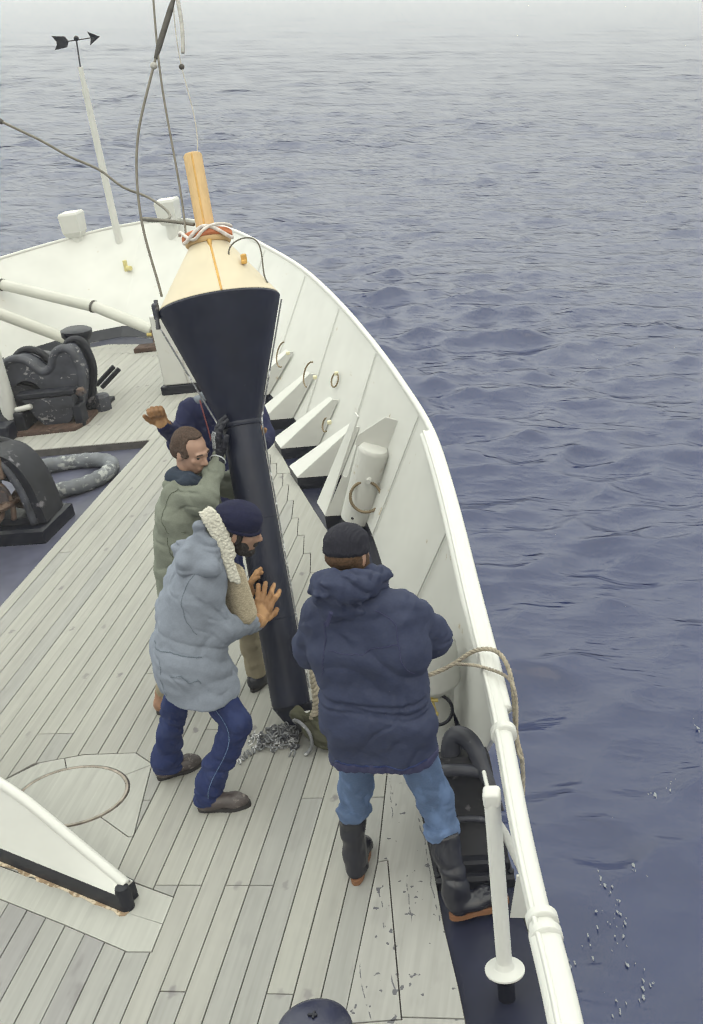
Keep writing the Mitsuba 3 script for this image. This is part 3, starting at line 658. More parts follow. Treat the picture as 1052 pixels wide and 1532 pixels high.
# ------------------------------------------------------------------ the bow
def build_bow():
    s = thing('jack_staff', 'tall white staff at the stem carrying a black wind arrow', 'staff')
    a = V(-6.60, 15.9, .2); b = V(-6.575, 15.9, 3.42)
    part(s, 'pole', tube([a, V(-6.6, 15.9, 1.2), V(-6.585, 15.9, 2.9), V(-6.583, 15.9, 3.1), b], [.056, .054, .046, .037, .034], 20), 'white_gloss', True)
    part(s, 'collar', lathe([(0, 0), (.048, 0), (.048, .12), (0, .12)], 20, V(-6.584, 15.9, 3.02)), 'white_gloss', 40)
    part(s, 'spindle', cyl(b, V(-6.54, 15.9, 3.80), .011, 10), 'worn_iron', 40)
    v = part(s, 'wind_vane', cyl(V(-6.84, 15.9, 3.765), V(-6.24, 15.9, 3.755), .008, 10), 'worn_iron', 40, label='arrow shaped wind vane')
    d = V(-6.24 + 6.84, 0, -.01); X = lambda x, z: V(x, 15.9, z)
    part(v, 'arrow_head', slab([X(-6.36, 3.84), X(-6.20, 3.754), X(-6.36, 3.67), X(-6.33, 3.756)], .02), 'black_paint')
    part(v, 'arrow_tail', slab([X(-6.88, 3.86), X(-6.70, 3.83), X(-6.66, 3.762), X(-6.70, 3.69), X(-6.88, 3.68), X(-6.82, 3.765)], .02), 'black_paint')
    part(v, 'hub', trimesh.creation.icosphere(2, .035).apply_translation((-6.54, 15.9, 3.78)), 'black_paint', True)
    for lab, c in (('white square topped post by the bow rail left of the staff', V(-7.22, 15.85, 0)), ('white square topped post by the bow rail right of the staff', V(-5.74, 15.85, 0))):
        p = thing('bow_post', lab, 'post', 'square topped posts at the bow rail')
        part(p, 'column', cyl(c + V(0, 0, .0), c + V(0, 0, 1.18), .09, 20), 'white_paint', 40)
        part(p, 'cap', strip_solid([[c + V(u * w, v2 * w, z) for u, v2 in ((-1, -1), (1, -1), (1, 1), (-1, 1))] for w, z in ((.10, 1.18), (.135, 1.25), (.145, 1.50), (.13, 1.53))]), 'white_paint')
    f = thing('bow_cleat', 'small yellowed brass fitting on the inner face of the bow plating', 'fitting')
    part(f, 'plate', box(V(-6.40, 15.44, .70), (.05, .06, .25), r=.012), 'brass_pale', 40)
    part(f, 'boss', cyl(V(-6.37, 15.42, .71), V(-6.31, 15.38, .71), .035, 12), 'brass_pale', 40)
    # white spars lying in toward the stem
    p = thing('spar', 'long white spar with grey underside running in from the left to the hinge bracket', 'spar')
    part(p, 'pole', tube([V(-8.4, 14.75, 1.1), V(-7.815, 14.375, .90), V(-6.35, 14.0, .52), V(-5.45, 13.55, .24)], .075, 16), 'grey_white', True)
    for c, dd in ((V(-7.78, 14.36, .89), V(1, -.26, -.26)), (V(-6.38, 14.0, .53), V(1, -.3, -.3))):
        part(p, 'band', cyl(c - dd * .012, c + dd * .012, .085, 14), 'tape_dark', 40)
    h = thing('hinge_bracket', 'rusty brown hinge bracket on the deck at the end of the white spar', 'bracket')
    part(h, 'base', box(V(-5.50, 13.5, .03), (.42, .22, .06), r=.01), 'rust', 40)
    part(h, 'fork', cat([box(V(-5.42, 13.5, .16), (.05, .10, .22), r=.01), box(V(-5.33, 13.5, .14), (.04, .10, .18), r=.01)]), 'rusty_iron', 40)
    part(h, 'pin', cyl(V(-5.52, 13.5, .20), V(-5.27, 13.5, .19), .025, 12), 'brass', 40)
    p = thing('spar', 'lower white spar ending just behind the black bitts', 'spar')
    part(p, 'pole', tube([V(-8.2, 13.2, .95), V(-7.537, 13.351, .8), V(-6.772, 13.613, .28), V(-6.6, 13.65, .17)], .075, 16), 'grey_white', True)
    # white vent box with a black foot behind the buoy
    v = thing('vent_trunk', 'upright white steel trunk with a black foot behind the buoy cone', 'vent')
    part(v, 'casing', box(V(-4.36, 11.72, .50), (.58, .42, .80), r=.02), 'white_paint', 40)
    part(v, 'black_foot', box(V(-4.38, 11.72, .035), (.62, .46, .125), r=.008), 'black_paint', 40)
    part(v, 'wire', tube(spline([V(-4.36, 11.50, .12), V(-4.37, 11.495, .3), V(-4.33, 11.50, .55)], 10), .006, 6), 'lash_grey', True)
paint('brass_pale', (0.5017, 0.4451, 0.1942), 0.5, 0.2, 20)
build_bow()
def build_anchor_gear():
    # bitts
    b = thing('bitts', 'black twin post bitts with flared heads behind the cable stopper', 'bitts')
    for x, hgt in ((-5.53, .86), (-5.98, .62)):
        part(b, 'post', lathe([(0, 0), (.15, 0), (.13, .03), (.125, hgt - .12), (.165, hgt - .06), (.17, hgt), (.13, hgt + .02), (0, hgt + .02)], 32, V(x, 11.35, .02), V(.1 if hgt > .7 else 0, .02, 1)), 'black_paint', 40)
    part(b, 'base_plate', box(V(-5.74, 11.35, .02), (.95, .36, .05), r=.01), 'black_iron', 40)
    part(b, 'side_bar', cat([box(V(-5.42, 11.75, .22), (.30, .05, .05), trimesh.transformations.euler_matrix(0, -.6, .5), .01), box(V(-5.34, 11.70, .2), (.3, .05, .05), trimesh.transformations.euler_matrix(0, -.6, .5), .01)]), 'black_iron', 40)
    part(b, 'foot', lathe([(0, 0), (.09, 0), (.09, .15), (.06, .18), (0, .18)], 8, V(-5.27, 11.2, .0)), 'worn_iron', 30)
    # cable stopper: saddle shaped casting
    s = thing('cable_stopper', 'big worn black casting with a wavy saddle rim and a round cheek', 'cable stopper')
    X = lambda x, z, y=10.9: V(x, y, z)
    prof = [(-6.22, .50), (-6.16, .66), (-5.98, .76), (-5.80, .68), (-5.70, .59), (-5.60, .62), (-5.53, .74), (-5.44, .81), (-5.34, .80), (-5.29, .70), (-5.27, .48), (-5.32, .30), (-5.40, .12), (-5.45, .06)]
    sp = spline([V(p[0], 0, p[1]) for p in prof], 60)
    body = sg.Polygon([(q[0], q[2]) for q in sp] + [(-6.0, .06), (-6.05, .3)])
    hole = sg.Point(-5.93, .34).buffer(.17, 24).union(sg.Polygon([(-6.06, .42), (-5.9, .50), (-5.74, .30), (-5.8, .12), (-6.02, .12)]))
    X4 = np.array([[1, 0, 0, 0], [0, 0, -1, 11.05], [0, 1, 0, 0], [0, 0, 0, 1.0]])
    part(s, 'body', extr(body.difference(hole), 0.0, .20).apply_transform(X4), 'worn_iron', 30)
    part(s, 'back_wall', extr(body, -.03, -.001).apply_transform(X4), 'black_paint')
    part(s, 'rim', tube(np.array([V(q[0], 10.86, q[2]) for q in sp]), .045, 12), 'worn_iron', True)
    part(s, 'rim', tube(np.array([V(q[0] + .03, 11.12, q[2] + .02) for q in sp]), .04, 12), 'black_iron', True)
    # cheek: half disc leaning forward, with its band
    c = V(-5.62, 10.72, .28)
    ch = extr(sg.Polygon([(-.28, .10), (.29, .10), (.27, -.02), (.18, -.20), (.03, -.29), (-.10, -.30), (-.20, -.15)]), -.06, .06); ch.apply_transform(trimesh.transformations.rotation_matrix(math.pi / 2, (1, 0, 0))); ch.apply_transform(trimesh.transformations.rotation_matrix(.25, (1, 0, 0)))
    part(s, 'cheek', ch.apply_translation(c), 'worn_iron', 30)
    part(s, 'band', box(c + V(0, -.03, .125), (.66, .16, .055), r=.012), 'black_iron', 40)
    part(s, 'band_bolt', cat([cyl(c + V(.31, -.02, .10), c + V(.42, -.02, .10), .03, 8), box(c + V(.37, -.02, .10), (.06, .08, .08), r=.01)]), 'rusty_iron', 30)
    part(s, 'leg', box(V(-5.34, 10.75, .12), (.10, .16, .24), r=.02), 'black_iron', 40); part(s, 'leg', box(V(-5.98, 10.7, .12), (.12, .2, .24), r=.02), 'black_iron', 40)
    part(s, 'lever', tube([V(-6.0, 10.65, .26), V(-5.8, 10.6, .3)], .03, 10), 'white_paint', True)
    part(s, 'base', slab([V(-6.15, 10.5, .02), V(-5.35, 10.55, .02), V(-5.28, 10.75, .02), V(-5.3, 11.1, .02), V(-6.2, 11.1, .02)], .04), 'rust')
    part(s, 'inner_wheel', lathe([(0, 0), (.2, 0), (.22, .04), (.22, .16), (0, .16)], 24, V(-6.08, 10.95, .22), V(.6, -1, .2)), 'black_iron', 40)
    # dark windlass parts crowding the left edge
    w = thing('windlass_frame', 'dark windlass side frame at the left edge behind the white davit', 'windlass')
    part(w, 'side_plate', slab([V(-6.45, 10.6, .0), V(-6.1, 10.6, .0), V(-6.15, 10.7, .30), V(-6.4, 10.8, .42)], .08), 'black_iron')
    part(w, 'foot', box(V(-6.25, 10.45, .09), (.5, .22, .18), r=.02), 'black_paint', 40)
    part(w, 'drum', cyl(V(-6.85, 11.4, .30), V(-6.25, 11.3, .30), .24, 28, .02), 'black_iron', 40)
    part(w, 'brass_cap', cyl(V(-6.28, 11.3, .62), V(-6.24, 11.25, .66), .07, 14), 'white_gloss', 40)
    d = thing('davit_post', 'white round davit post standing at the left edge before the black castings', 'davit')
    part(d, 'post', tube([V(-6.12, 10.72, .1), V(-6.08, 10.60, 1.9)], .085, 24), 'white_gloss', True)
    part(d, 'foot', lathe([(0, 0), (.15, 0), (.15, .06), (.10, .16), (0, .16)], 24, V(-6.12, 10.72, .0)), 'black_iron', 40)
    # chain pipe chock with pawl on the steel deck
    h = thing('hawse_chock', 'black arched chain chock bolted to the steel deck with a rusty pawl', 'chain chock')
    z0 = -.08
    part(h, 'base', strip_solid([[V(-5.45, 7.95, z0), V(-4.56, 7.95, z0), V(-4.53, 8.52, z0), V(-5.45, 8.52, z0)], [V(-5.45, 7.95, z0 + .11), V(-4.56, 7.95, z0 + .11), V(-4.53, 8.52, z0 + .11), V(-5.45, 8.52, z0 + .11)], [V(-5.43, 7.98, z0 + .13), V(-4.585, 7.98, z0 + .13), V(-4.56, 8.49, z0 + .13), V(-5.43, 8.49, z0 + .13)]]), 'black_paint')
    out = [(-.32, .04), (-.31, .30), (-.25, .54), (-.15, .66), (-.02, .685), (.10, .65), (.21, .52), (.28, .30), (.31, .04)]
    inn = [(-.20, .10), (-.21, .26), (-.14, .42), (-.02, .46), (.10, .42), (.16, .26), (.14, .10)]
    so = spline([V(a, b, 0) for a, b in out], 40); si = spline([V(a, b, 0) for a, b in inn], 30)
    arch = sg.Polygon([(q[0], q[1]) for q in so]).difference(sg.Polygon([(q[0], q[1]) for q in si]))
    Xa = np.array([[1, 0, 0, -4.87], [0, 0, 1, 8.06], [0, 1, 0, z0 + .10], [0, 0, 0, 1.0]])
    part(h, 'arch', extr(arch, 0, .36).apply_transform(Xa), 'black_iron', 35)
    part(h, 'arch_rim', tube(np.array([V(q[0] - 4.98, 8.06, q[1] + z0 + .10) for q in so]), .035, 10), 'worn_iron', True)
    part(h, 'arch_rim', tube(np.array([V(q[0] - 4.98, 8.42, q[1] + z0 + .10) for q in so]), .035, 10), 'black_iron', True)
    part(h, 'hole_rim', tube(np.array([V(q[0] - 4.98, 8.05, q[1] + z0 + .10) for q in si]), .025, 8), 'rusty_iron', True)
    part(h, 'pawl', strip_solid([[V(-4.94 - w, 8.0, z), V(-4.94 + w, 8.0, z), V(-4.94 + w, 8.05, z), V(-4.94 - w, 8.05, z)] for w, z in ((.12, .26), (.13, .38), (.075, .42), (.06, .70), (.04, .74))]), 'rusty_iron')
    part(h, 'pawl_strap', box(V(-4.83, 8.03, .60), (.06, .06, .20), r=.012), 'rusty_iron', 40)
    for q in ((-4.68, 8.1), (-4.66, 8.40), (-5.35, 8.1)):
        part(h, 'bolt', lathe([(0, 0), (.035, 0), (.035, .03), (.02, .04), (0, .04)], 6, V(q[0], q[1], z0 + .13)), 'rusty_iron')
    # rusty anchor chain through the chock
    c = thing('anchor_chain', 'rusty brown stud link chain running out of the arched chock', 'chain')
    t = np.arange(24) * 2 * math.pi / 24; lk = np.stack([.065 * np.cos(t), .10 * np.sin(t) + .045 * np.sign(np.sin(t)), 0 * t], 1)
    link = cat([tube(lk, .028, 8, closed=True), tube([V(-.06, 0, 0), V(.06, 0, 0)], .02, 8)])
    pc = spline([V(-4.82, 8.30, .22), V(-4.87, 8.05, .25), V(-4.96, 7.80, .21), V(-5.06, 7.56, .10), V(-5.22, 7.32, .03), V(-5.3, 7.05, .0), V(-5.38, 6.8, .0)], 8)
    for i in range(8):
        d = pc[min(i + 1, 7)] - pc[max(i - 1, 0)]; x, yv, z = frame(d, (0, 0, 1))
        X = np.eye(4); r = .35 if i % 2 else .35 + math.pi / 2
        X[:3, 1] = z; X[:3, 0] = math.cos(r) * x + math.sin(r) * yv; X[:3, 2] = np.cross(X[:3, 0], z); X[:3, 3] = pc[i]
        m = link.copy(); m.apply_transform(X); part(c, 'link', m, 'rust', True)
    u = thing('towing_bow', 'large worn grey iron bow lying on the steel deck behind the arched chock', 'shackle')
    up = spline([V(-4.98, 8.75, .03), V(-4.84, 8.92, .0), V(-4.66, 9.03, -.01), V(-4.55, 9.16, -.01), V(-4.50, 9.33, -.01), V(-4.54, 9.50, -.01), V(-4.66, 9.62, -.01), V(-4.90, 9.67, -.01), V(-5.2, 9.60, 0), V(-5.4, 9.5, .03)], 60)
    rr = .072 + .004 * np.sin(np.arange(60) * 1.7)
    part(u, 'bar', tube(up, rr, 16), 'mottled_iron', True)
paint('mottled_iron', (0.0975, 0.105, 0.12), 0.6, 0.5, 10, ((0.33, 0.34, 0.33), 0.6, 26.0), bump=0.004)
build_anchor_gear()
def build_near():
    w = thing('breakwater', 'low white tapering breakwater plate with a black foot, lower left', 'breakwater')
    E, W = V(-2.27, 3.70, 0), V(-4.6, 4.70, 0); d = (W - E) / np.linalg.norm(W - E); bk = V(-d[1], d[0], 0)
    if bk[1] < 0: bk = -bk
    def sec(t):
        q = E + (W - E) * t; h = .11 + .50 * t + .10 * min(1, t * 4); b = .05 + .08 * min(1, t * 3)
        return q, h, b
    ts = np.linspace(0, 1, 24); up, ft, rid = [], [], []
    for t in ts:
        q, h, b = sec(t); z1 = .095
        ft.append([q - bk * .004, q - bk * .004 + V(0, 0, z1), q + bk * (b + .06) + V(0, 0, z1), q + bk * (b + .06)])
        up.append([q + V(0, 0, z1), q + bk * b + V(0, 0, h), q + bk * (b + .03) + V(0, 0, h), q + bk * (b + .055) + V(0, 0, z1)])
        rid.append(q + bk * (b + .012) + V(0, 0, h))
    part(w, 'plate', strip_solid(up), 'white_paint', 30)
    part(w, 'ridge', tube(rid, .026, 12), 'white_gloss', True)
    part(w, 'black_foot', strip_solid(ft), 'black_paint')
    part(w, 'nose', lathe([(0, -.0), (.036, 0), (.036, .10), (.03, .12), (0, .125)], 24, E + bk * .032), 'black_iron', 40)
    # rust weeping at the foot
    rp = sg.Polygon([tuple((E + (W - E) * t - bk * (.008 + .022 * meshkit.noise(V(t * 60, 1, 3)) * (1 if t < .5 else .5)))[:2]) for t in np.linspace(-.012, .6, 70)] + [tuple((E + (W - E) * t + bk * .01)[:2]) for t in np.linspace(.6, -.012, 10)])
    part(w, 'rust_weep', extr(rp.buffer(0), .0, .0035), 'rust_stain')
    m = thing('mushroom_vent', 'dark blue black round mushroom vent cut by the bottom of the frame', 'vent')
    c = V(-1.128, 2.815, 0)
    part(m, 'cap', lathe([(0, .27), (.115, .27), (.134, .285), (.14, .30), (.136, .318), (.11, .335), (.065, .345), (0, .35)], 48, c), 'vent_blue', True)
    part(m, 'stem', cyl(c, c + V(0, 0, .28), .07, 24), 'black_paint', 40)
    part(m, 'nut', cat([box(c + V(-.005, .03, .352), (.035, .010, .012), r=.003), box(c + V(0, .03, .352), (.010, .032, .012), r=.003)]), 'black_paint', 40)
paint('rust_stain', (0.24, 0.17, 0.11), 0.9, 0.5, 50, ((0.6, 0.52, 0.4), 0.55, 60.0))
paint('vent_blue', (0.013, 0.015, 0.036), 0.35, 0.35, 12)
build_near()

# ------------------------------------------------------------------ people: distance fields turned into one continuous surface each
def rc(P, a, b, ra, rb):
    a, b = np.array(a, float), np.array(b, float); ab = b - a; t = np.clip(((P - a) @ ab) / max(ab @ ab, 1e-9), 0, 1)
    return np.linalg.norm(P - a - t[:, None] * ab, axis=1) - (ra + (rb - ra) * t)
def ell(P, c, r, R=None):
    q = P - np.array(c, float)
    if R is not None: q = q @ np.array(R).T
    r = np.array(r, float); k0 = np.linalg.norm(q / r, axis=1); k1 = np.linalg.norm(q / (r * r), axis=1)
    return k0 * (k0 - 1) / np.maximum(k1, 1e-6)
def smin(a, b, k):
    h = np.maximum(k - np.abs(a - b), 0) / k
    return np.minimum(a, b) - h * h * k * .25
def smax(a, b, k): return -smin(-a, -b, k)
def union(P, prims, k):
    d = None
    for pr in prims:
        kk = k
        if isinstance(pr[0], str): e = ell(P, *pr[1:])
        else: e = rc(P, *pr)
        d = e if d is None else smin(d, e, kk)
    return d
def bounds(prims, pad=.04):
    lo, hi = [], []
    for pr in prims:
        if isinstance(pr[0], str): r = max(pr[2]); lo.append(np.array(pr[1]) - r); hi.append(np.array(pr[1]) + r)
        else:
            for c, r in ((pr[0], pr[2]), (pr[1], pr[3])): lo.append(np.array(c) - r); hi.append(np.array(c) + r)
    return np.min(lo, 0) - pad, np.max(hi, 0) + pad
def surface(fn, lo, hi, h):
    """surface nets of fn = 0; fn is only evaluated finely near the surface"""
    C = 4; n = np.ceil((hi - lo) / (h * C)).astype(int) + 1
    ax = [lo[i] + (np.arange(n[i]) + .5) * h * C - h * .5 for i in range(3)]
    g = np.stack(np.meshgrid(*ax, indexing='ij'), -1).reshape(-1, 3); dc = fn(g).reshape(n)
    D = np.repeat(np.repeat(np.repeat(dc, C, 0), C, 1), C, 2)
    near = np.abs(D) < h * C * 1.9
    I = np.argwhere(near); D[near] = fn(lo + I * h)
    D[0], D[-1], D[:, 0], D[:, -1], D[:, :, 0], D[:, :, -1] = 1, 1, 1, 1, 1, 1
    s = D < 0
    cs = sum(s[i:s.shape[0] - 1 + i, j:s.shape[1] - 1 + j, k:s.shape[2] - 1 + k].astype(np.int8) for i in (0, 1) for j in (0, 1) for k in (0, 1))
    act = (cs > 0) & (cs < 8); cell = np.argwhere(act); idx = -np.ones(act.shape, int); idx[act] = np.arange(len(cell))
    acc = np.zeros((len(cell), 3)); cnt = np.zeros(len(cell))
    cor = np.array([[i, j, k] for i in (0, 1) for j in (0, 1) for k in (0, 1)])
    for a in range(8):
        for b in range(a + 1, 8):
            if np.abs(cor[a] - cor[b]).sum() != 1: continue
            pa, pb = cell + cor[a], cell + cor[b]; da, db = D[tuple(pa.T)], D[tuple(pb.T)]; c = (da < 0) != (db < 0)
            t = np.where(c, da / np.where(c, da - db, 1), 0)[:, None]; acc += np.where(c[:, None], pa + t * (pb - pa), 0); cnt += c
    v = lo + acc / cnt[:, None] * h; F = []
    for ax_ in range(3):
        u, w = (ax_ + 1) % 3, (ax_ + 2) % 3; sl = [slice(None)] * 3; sl2 = [slice(None)] * 3; sl[ax_] = slice(0, -1); sl2[ax_] = slice(1, None)
        cr = s[tuple(sl)] != s[tuple(sl2)]; E = np.argwhere(cr); E = E[(E[:, u] > 0) & (E[:, w] > 0)]
        E = E[np.all(E < np.array(act.shape) , 1)]
        ins = s[tuple(E.T)]
        o = np.eye(3, dtype=int)
        q = np.stack([idx[tuple((E - o[u] - o[w]).T)], idx[tuple((E - o[w]).T)], idx[tuple(E.T)], idx[tuple((E - o[u]).T)]], 1)
        q[~ins] = q[~ins][:, ::-1]; F.append(q)
    F = np.vstack(F); F = F[(F >= 0).all(1)]
    m = trimesh.Trimesh(v, np.vstack([F[:, [0, 1, 2]], F[:, [0, 2, 3]]]), process=False)
    return m
def folds(P, axis, freq, amp, seed, stretch=.35):
    """soft cloth folds running across an axis"""
    a = np.array(axis, float); a /= np.linalg.norm(a); t = P @ a; r = P - t[:, None] * a
    q = np.concatenate([(t * freq)[:, None] + 1.5 * meshkit.noise(P * freq * .4, seed + 1)[:, None], r @ np.eye(3)[:, :1] * freq * stretch, r @ np.eye(3)[:, 1:2] * freq * stretch], 1)
    n = meshkit.noise(q, seed)
    return 1.7 * amp * (1 - 2 * np.abs(2 * n - 1))
def creases(P, axis, freq, amp, seed, w=.16, stretch=.45):
    """narrow sunk lines running across an axis"""
    a = np.array(axis, float); a /= np.linalg.norm(a); t = P @ a; r = P - t[:, None] * a
    q = np.concatenate([(t * freq)[:, None] + 1.2 * meshkit.noise(P * freq * .5, seed + 1)[:, None], r @ np.eye(3)[:, :1] * freq * stretch, r @ np.eye(3)[:, 1:2] * freq * stretch], 1)
    n = meshkit.noise(q, seed); m = np.clip(meshkit.noise(P * 6.5, seed + 2) * 2.4 - .7, 0, 1)
    return amp * m * np.exp(-((2 * n - 1) / w) ** 2)
def thin(pr, d): return [(a, b, ra - d, rb - d) for a, b, ra, rb in pr]
def blobs(prims, k, h, disp=None, cuts=(), cutk=.008, pad=.05, carve=(), groups=(), gk=.02):
    lo, hi = bounds(sum([list(g) for g in groups], list(prims)), pad)
    def fn(P):
        d = union(P, prims, k)
        for g in groups: d = smin(d, union(P, g, k), gk)
        if disp is not None: d = d + disp(P)
        for n, c in cuts:
            n = np.array(n, float); n /= np.linalg.norm(n); d = smax(d, (P - np.array(c)) @ n, cutk)
        for pr, kk in carve: d = smax(d, -(ell(P, *pr[1:]) if isinstance(pr[0], str) else rc(P, *pr)), kk)
        return d
    return surface(fn, lo, hi, h)
def unit(a): a = np.array(a, float); return a / np.linalg.norm(a)
def basis(f, u=(0, 0, 1)):
    f = unit(f); u = np.array(u, float); u = unit(u - (u @ f) * f); return f, np.cross(f, u), u     # forward, right, up
def hand(w, d, n, right, s=1.0, curl=(.3, .3, .35, .4), fat=1.0, spread=.12, thumb=(.75, .55)):
    """wrist w, direction d to the middle knuckle, n where the palm faces; five separate fingers, the thumb from the side of the palm"""
    d = unit(d); n = np.array(n, float); n = unit(n - (n @ d) * d); side = np.cross(d, n) * (-1 if right else 1)   # towards the thumb
    pr = []; w = np.array(w, float); offs = (.032, .011, -.010, -.029); lens = ((.043, .027, .022), (.047, .030, .023), (.044, .028, .022), (.034, .022, .019))
    for i in range(4):
        k = w + s * (d * (.092 - .004 * abs(i - 1)) + side * offs[i])
        pr.append((w + s * (d * .012 + side * offs[i] * .62), k, .0165 * s * fat, .0125 * s * fat))
        fd = unit(d + side * spread * (1.2 - i * .8)); a = 0.0; q = k
        for j, L in enumerate(lens[i]):
            a += curl[i] * (.7 if j == 0 else 1.0); dirn = fd * math.cos(a) + n * math.sin(a); q2 = q + dirn * L * s
            pr.append((q, q2, (.0105 - .0008 * j) * s * fat, (.0098 - .001 * j) * s * fat)); q = q2
    t0 = w + s * (d * .022 + side * .024 + n * .006); t1 = t0 + s * .040 * unit(d * thumb[0] + side * .75 + n * .25); t2 = t1 + s * .030 * unit(d * 1.0 + side * thumb[1] + n * .2); t3 = t2 + s * .024 * unit(d * 1.0 + side * (thumb[1] - .25) + n * .25)
    pr += [(t0, t1, .016 * s * fat, .0125 * s * fat), (t1, t2, .0122 * s * fat, .0108 * s * fat), (t2, t3, .0106 * s * fat, .0088 * s * fat)]
    return pr
def head_prims(c, f, u=(0, 0, 1), s=1.0):
    F, R_, U = basis(f, u); L = lambda a, b, z: np.array(c) + s * (a * F + b * R_ + z * U); M3 = [F, R_, U]
    e = lambda p, r: ('e', L(*p), [q * s for q in r], M3)
    return [e((-.012, 0, .028), (.096, .076, .088)), e((.030, 0, -.030), (.066, .062, .088)), e((.055, 0, -.088), (.032, .036, .026)),
            (L(.084, 0, .022), L(.112, 0, -.020), .009 * s, .0125 * s), (L(.098, .012, -.026), L(.098, -.012, -.026), .009 * s, .009 * s),
            (L(.078, .038, .030), L(.086, .008, .030), .013 * s, .012 * s), (L(.078, -.038, .030), L(.086, -.008, .030), .013 * s, .012 * s),
            (L(.088, .018, -.060), L(.088, -.018, -.060), .008 * s, .008 * s), (L(.087, .015, -.070), L(.087, -.015, -.070), .008 * s, .008 * s),
            (L(.062, .044, -.012), L(.066, .030, -.020), .018 * s, .018 * s), (L(.062, -.044, -.012), L(.066, -.030, -.020), .018 * s, .018 * s),
            e((-.012, .076, -.012), (.020, .008, .032)), e((-.012, -.076, -.012), (.020, .008, .032))], L, M3
def skin(name, col):
    return paint(name, col, 0.5, 0.12, 25)
skin('skin_a', (0.2884, 0.1731, 0.1269)); skin('skin_b', (0.2653, 0.1557, 0.1095))
def cloth(name, col, grain=0.12, weave=900.0, rough=0.85, sheen=0.2, mott=0.12, worn=None):
    c = [float(x) for x in col]
    def fn(p, n, uv):
        t = fbm(p.x * 5, p.y * 5, p.z * 5, 4); g = noise(p.x * 160, p.y * 160, p.z * 160)
        out = mi.Color3f(*c) * (1 + mott * 2 * (t - .5) + grain * (g - .5))
        if worn: out = mix(out, mi.Color3f(*worn), smoothstep(.50, .72, fbm(p.x * 17, p.y * 17, p.z * 9, 4)) * .45)
        return out
    return bs(name, {'type': 'twosided', 'bsdf': {'type': 'bumpmap', 'arbitrary': proc(lambda p, n, uv: .0016 * fbm(p.x * 60, p.y * 60, p.z * 42, 3)), 'bsdf': {'type': 'principled', 'base_color': proc(fn), 'roughness': rough, 'specular': .25, 'sheen': sheen}}})
cloth('navy_puffer', (0.0231, 0.0294, 0.06256), rough=.7); cloth('navy_puffer_hem', (0.03, 0.032, 0.075))
cloth('parka_grey', (0.1532, 0.1714, 0.21), mott=.10); cloth('jacket_green', (0.1354, 0.1462, 0.1211)); cloth('navy_coat', (0.013, 0.0155, 0.05)); cloth('hood_grey', (0.1442, 0.1615, 0.1903))
cloth('denim_light', (0.06544, 0.09981, 0.1787), worn=(0.13, 0.20, 0.36)); cloth('denim_dark', (0.013, 0.021, 0.075), worn=(0.03, 0.043, 0.115)); cloth('khaki', (0.2076, 0.1788, 0.1269))
cloth('knit_black', (0.012, 0.012, 0.0195), grain=.4); cloth('knit_navy', (0.006, 0.007, 0.028), grain=.4); cloth('leather_tan', (0.2192, 0.1153, 0.05392), rough=.6, sheen=0, mott=.2, worn=(.52, .31, .16)); cloth('glove_black', (0.015, 0.016, 0.024), rough=.5)
cloth('fleece', (0.4704, 0.4562, 0.3992), grain=.5); cloth('sweater_beige', (0.3399, 0.2913, 0.2104), grain=.5); cloth('scarf_dark', (0.025, 0.035, 0.055)); cloth('glove_stripe', (.42, .44, .46))
cloth('hair_brown', (0.055, 0.036, 0.028), grain=.8); cloth('hair_reddish', (0.06, 0.033, 0.018), grain=.8); cloth('hair_black', (0.018, 0.015, 0.015), grain=.8)
paint('boot_rubber', (0.0105, 0.01088, 0.018), 0.28, 0.3, 8); paint('sole_tan', (0.162, 0.07344, 0.036), 0.7, 0.2, 30); paint('shoe_leather', (0.055, 0.045, 0.045), 0.45, 0.5, 25, ((0.2, 0.17, 0.16), .66, 60.0)); paint('sole_dark', (0.022, 0.02, 0.022), 0.7, .3, 20); paint('red_cord', (0.22, 0.06, 0.06), .7, .2, 20)
paint('eye_white', (0.6, 0.55, 0.5), .3, .05, 10); paint('eye_dark', (0.02, 0.015, 0.012), .2, .05, 10); paint('lip_red', (.33, .13, .11), .5, .1, 20)

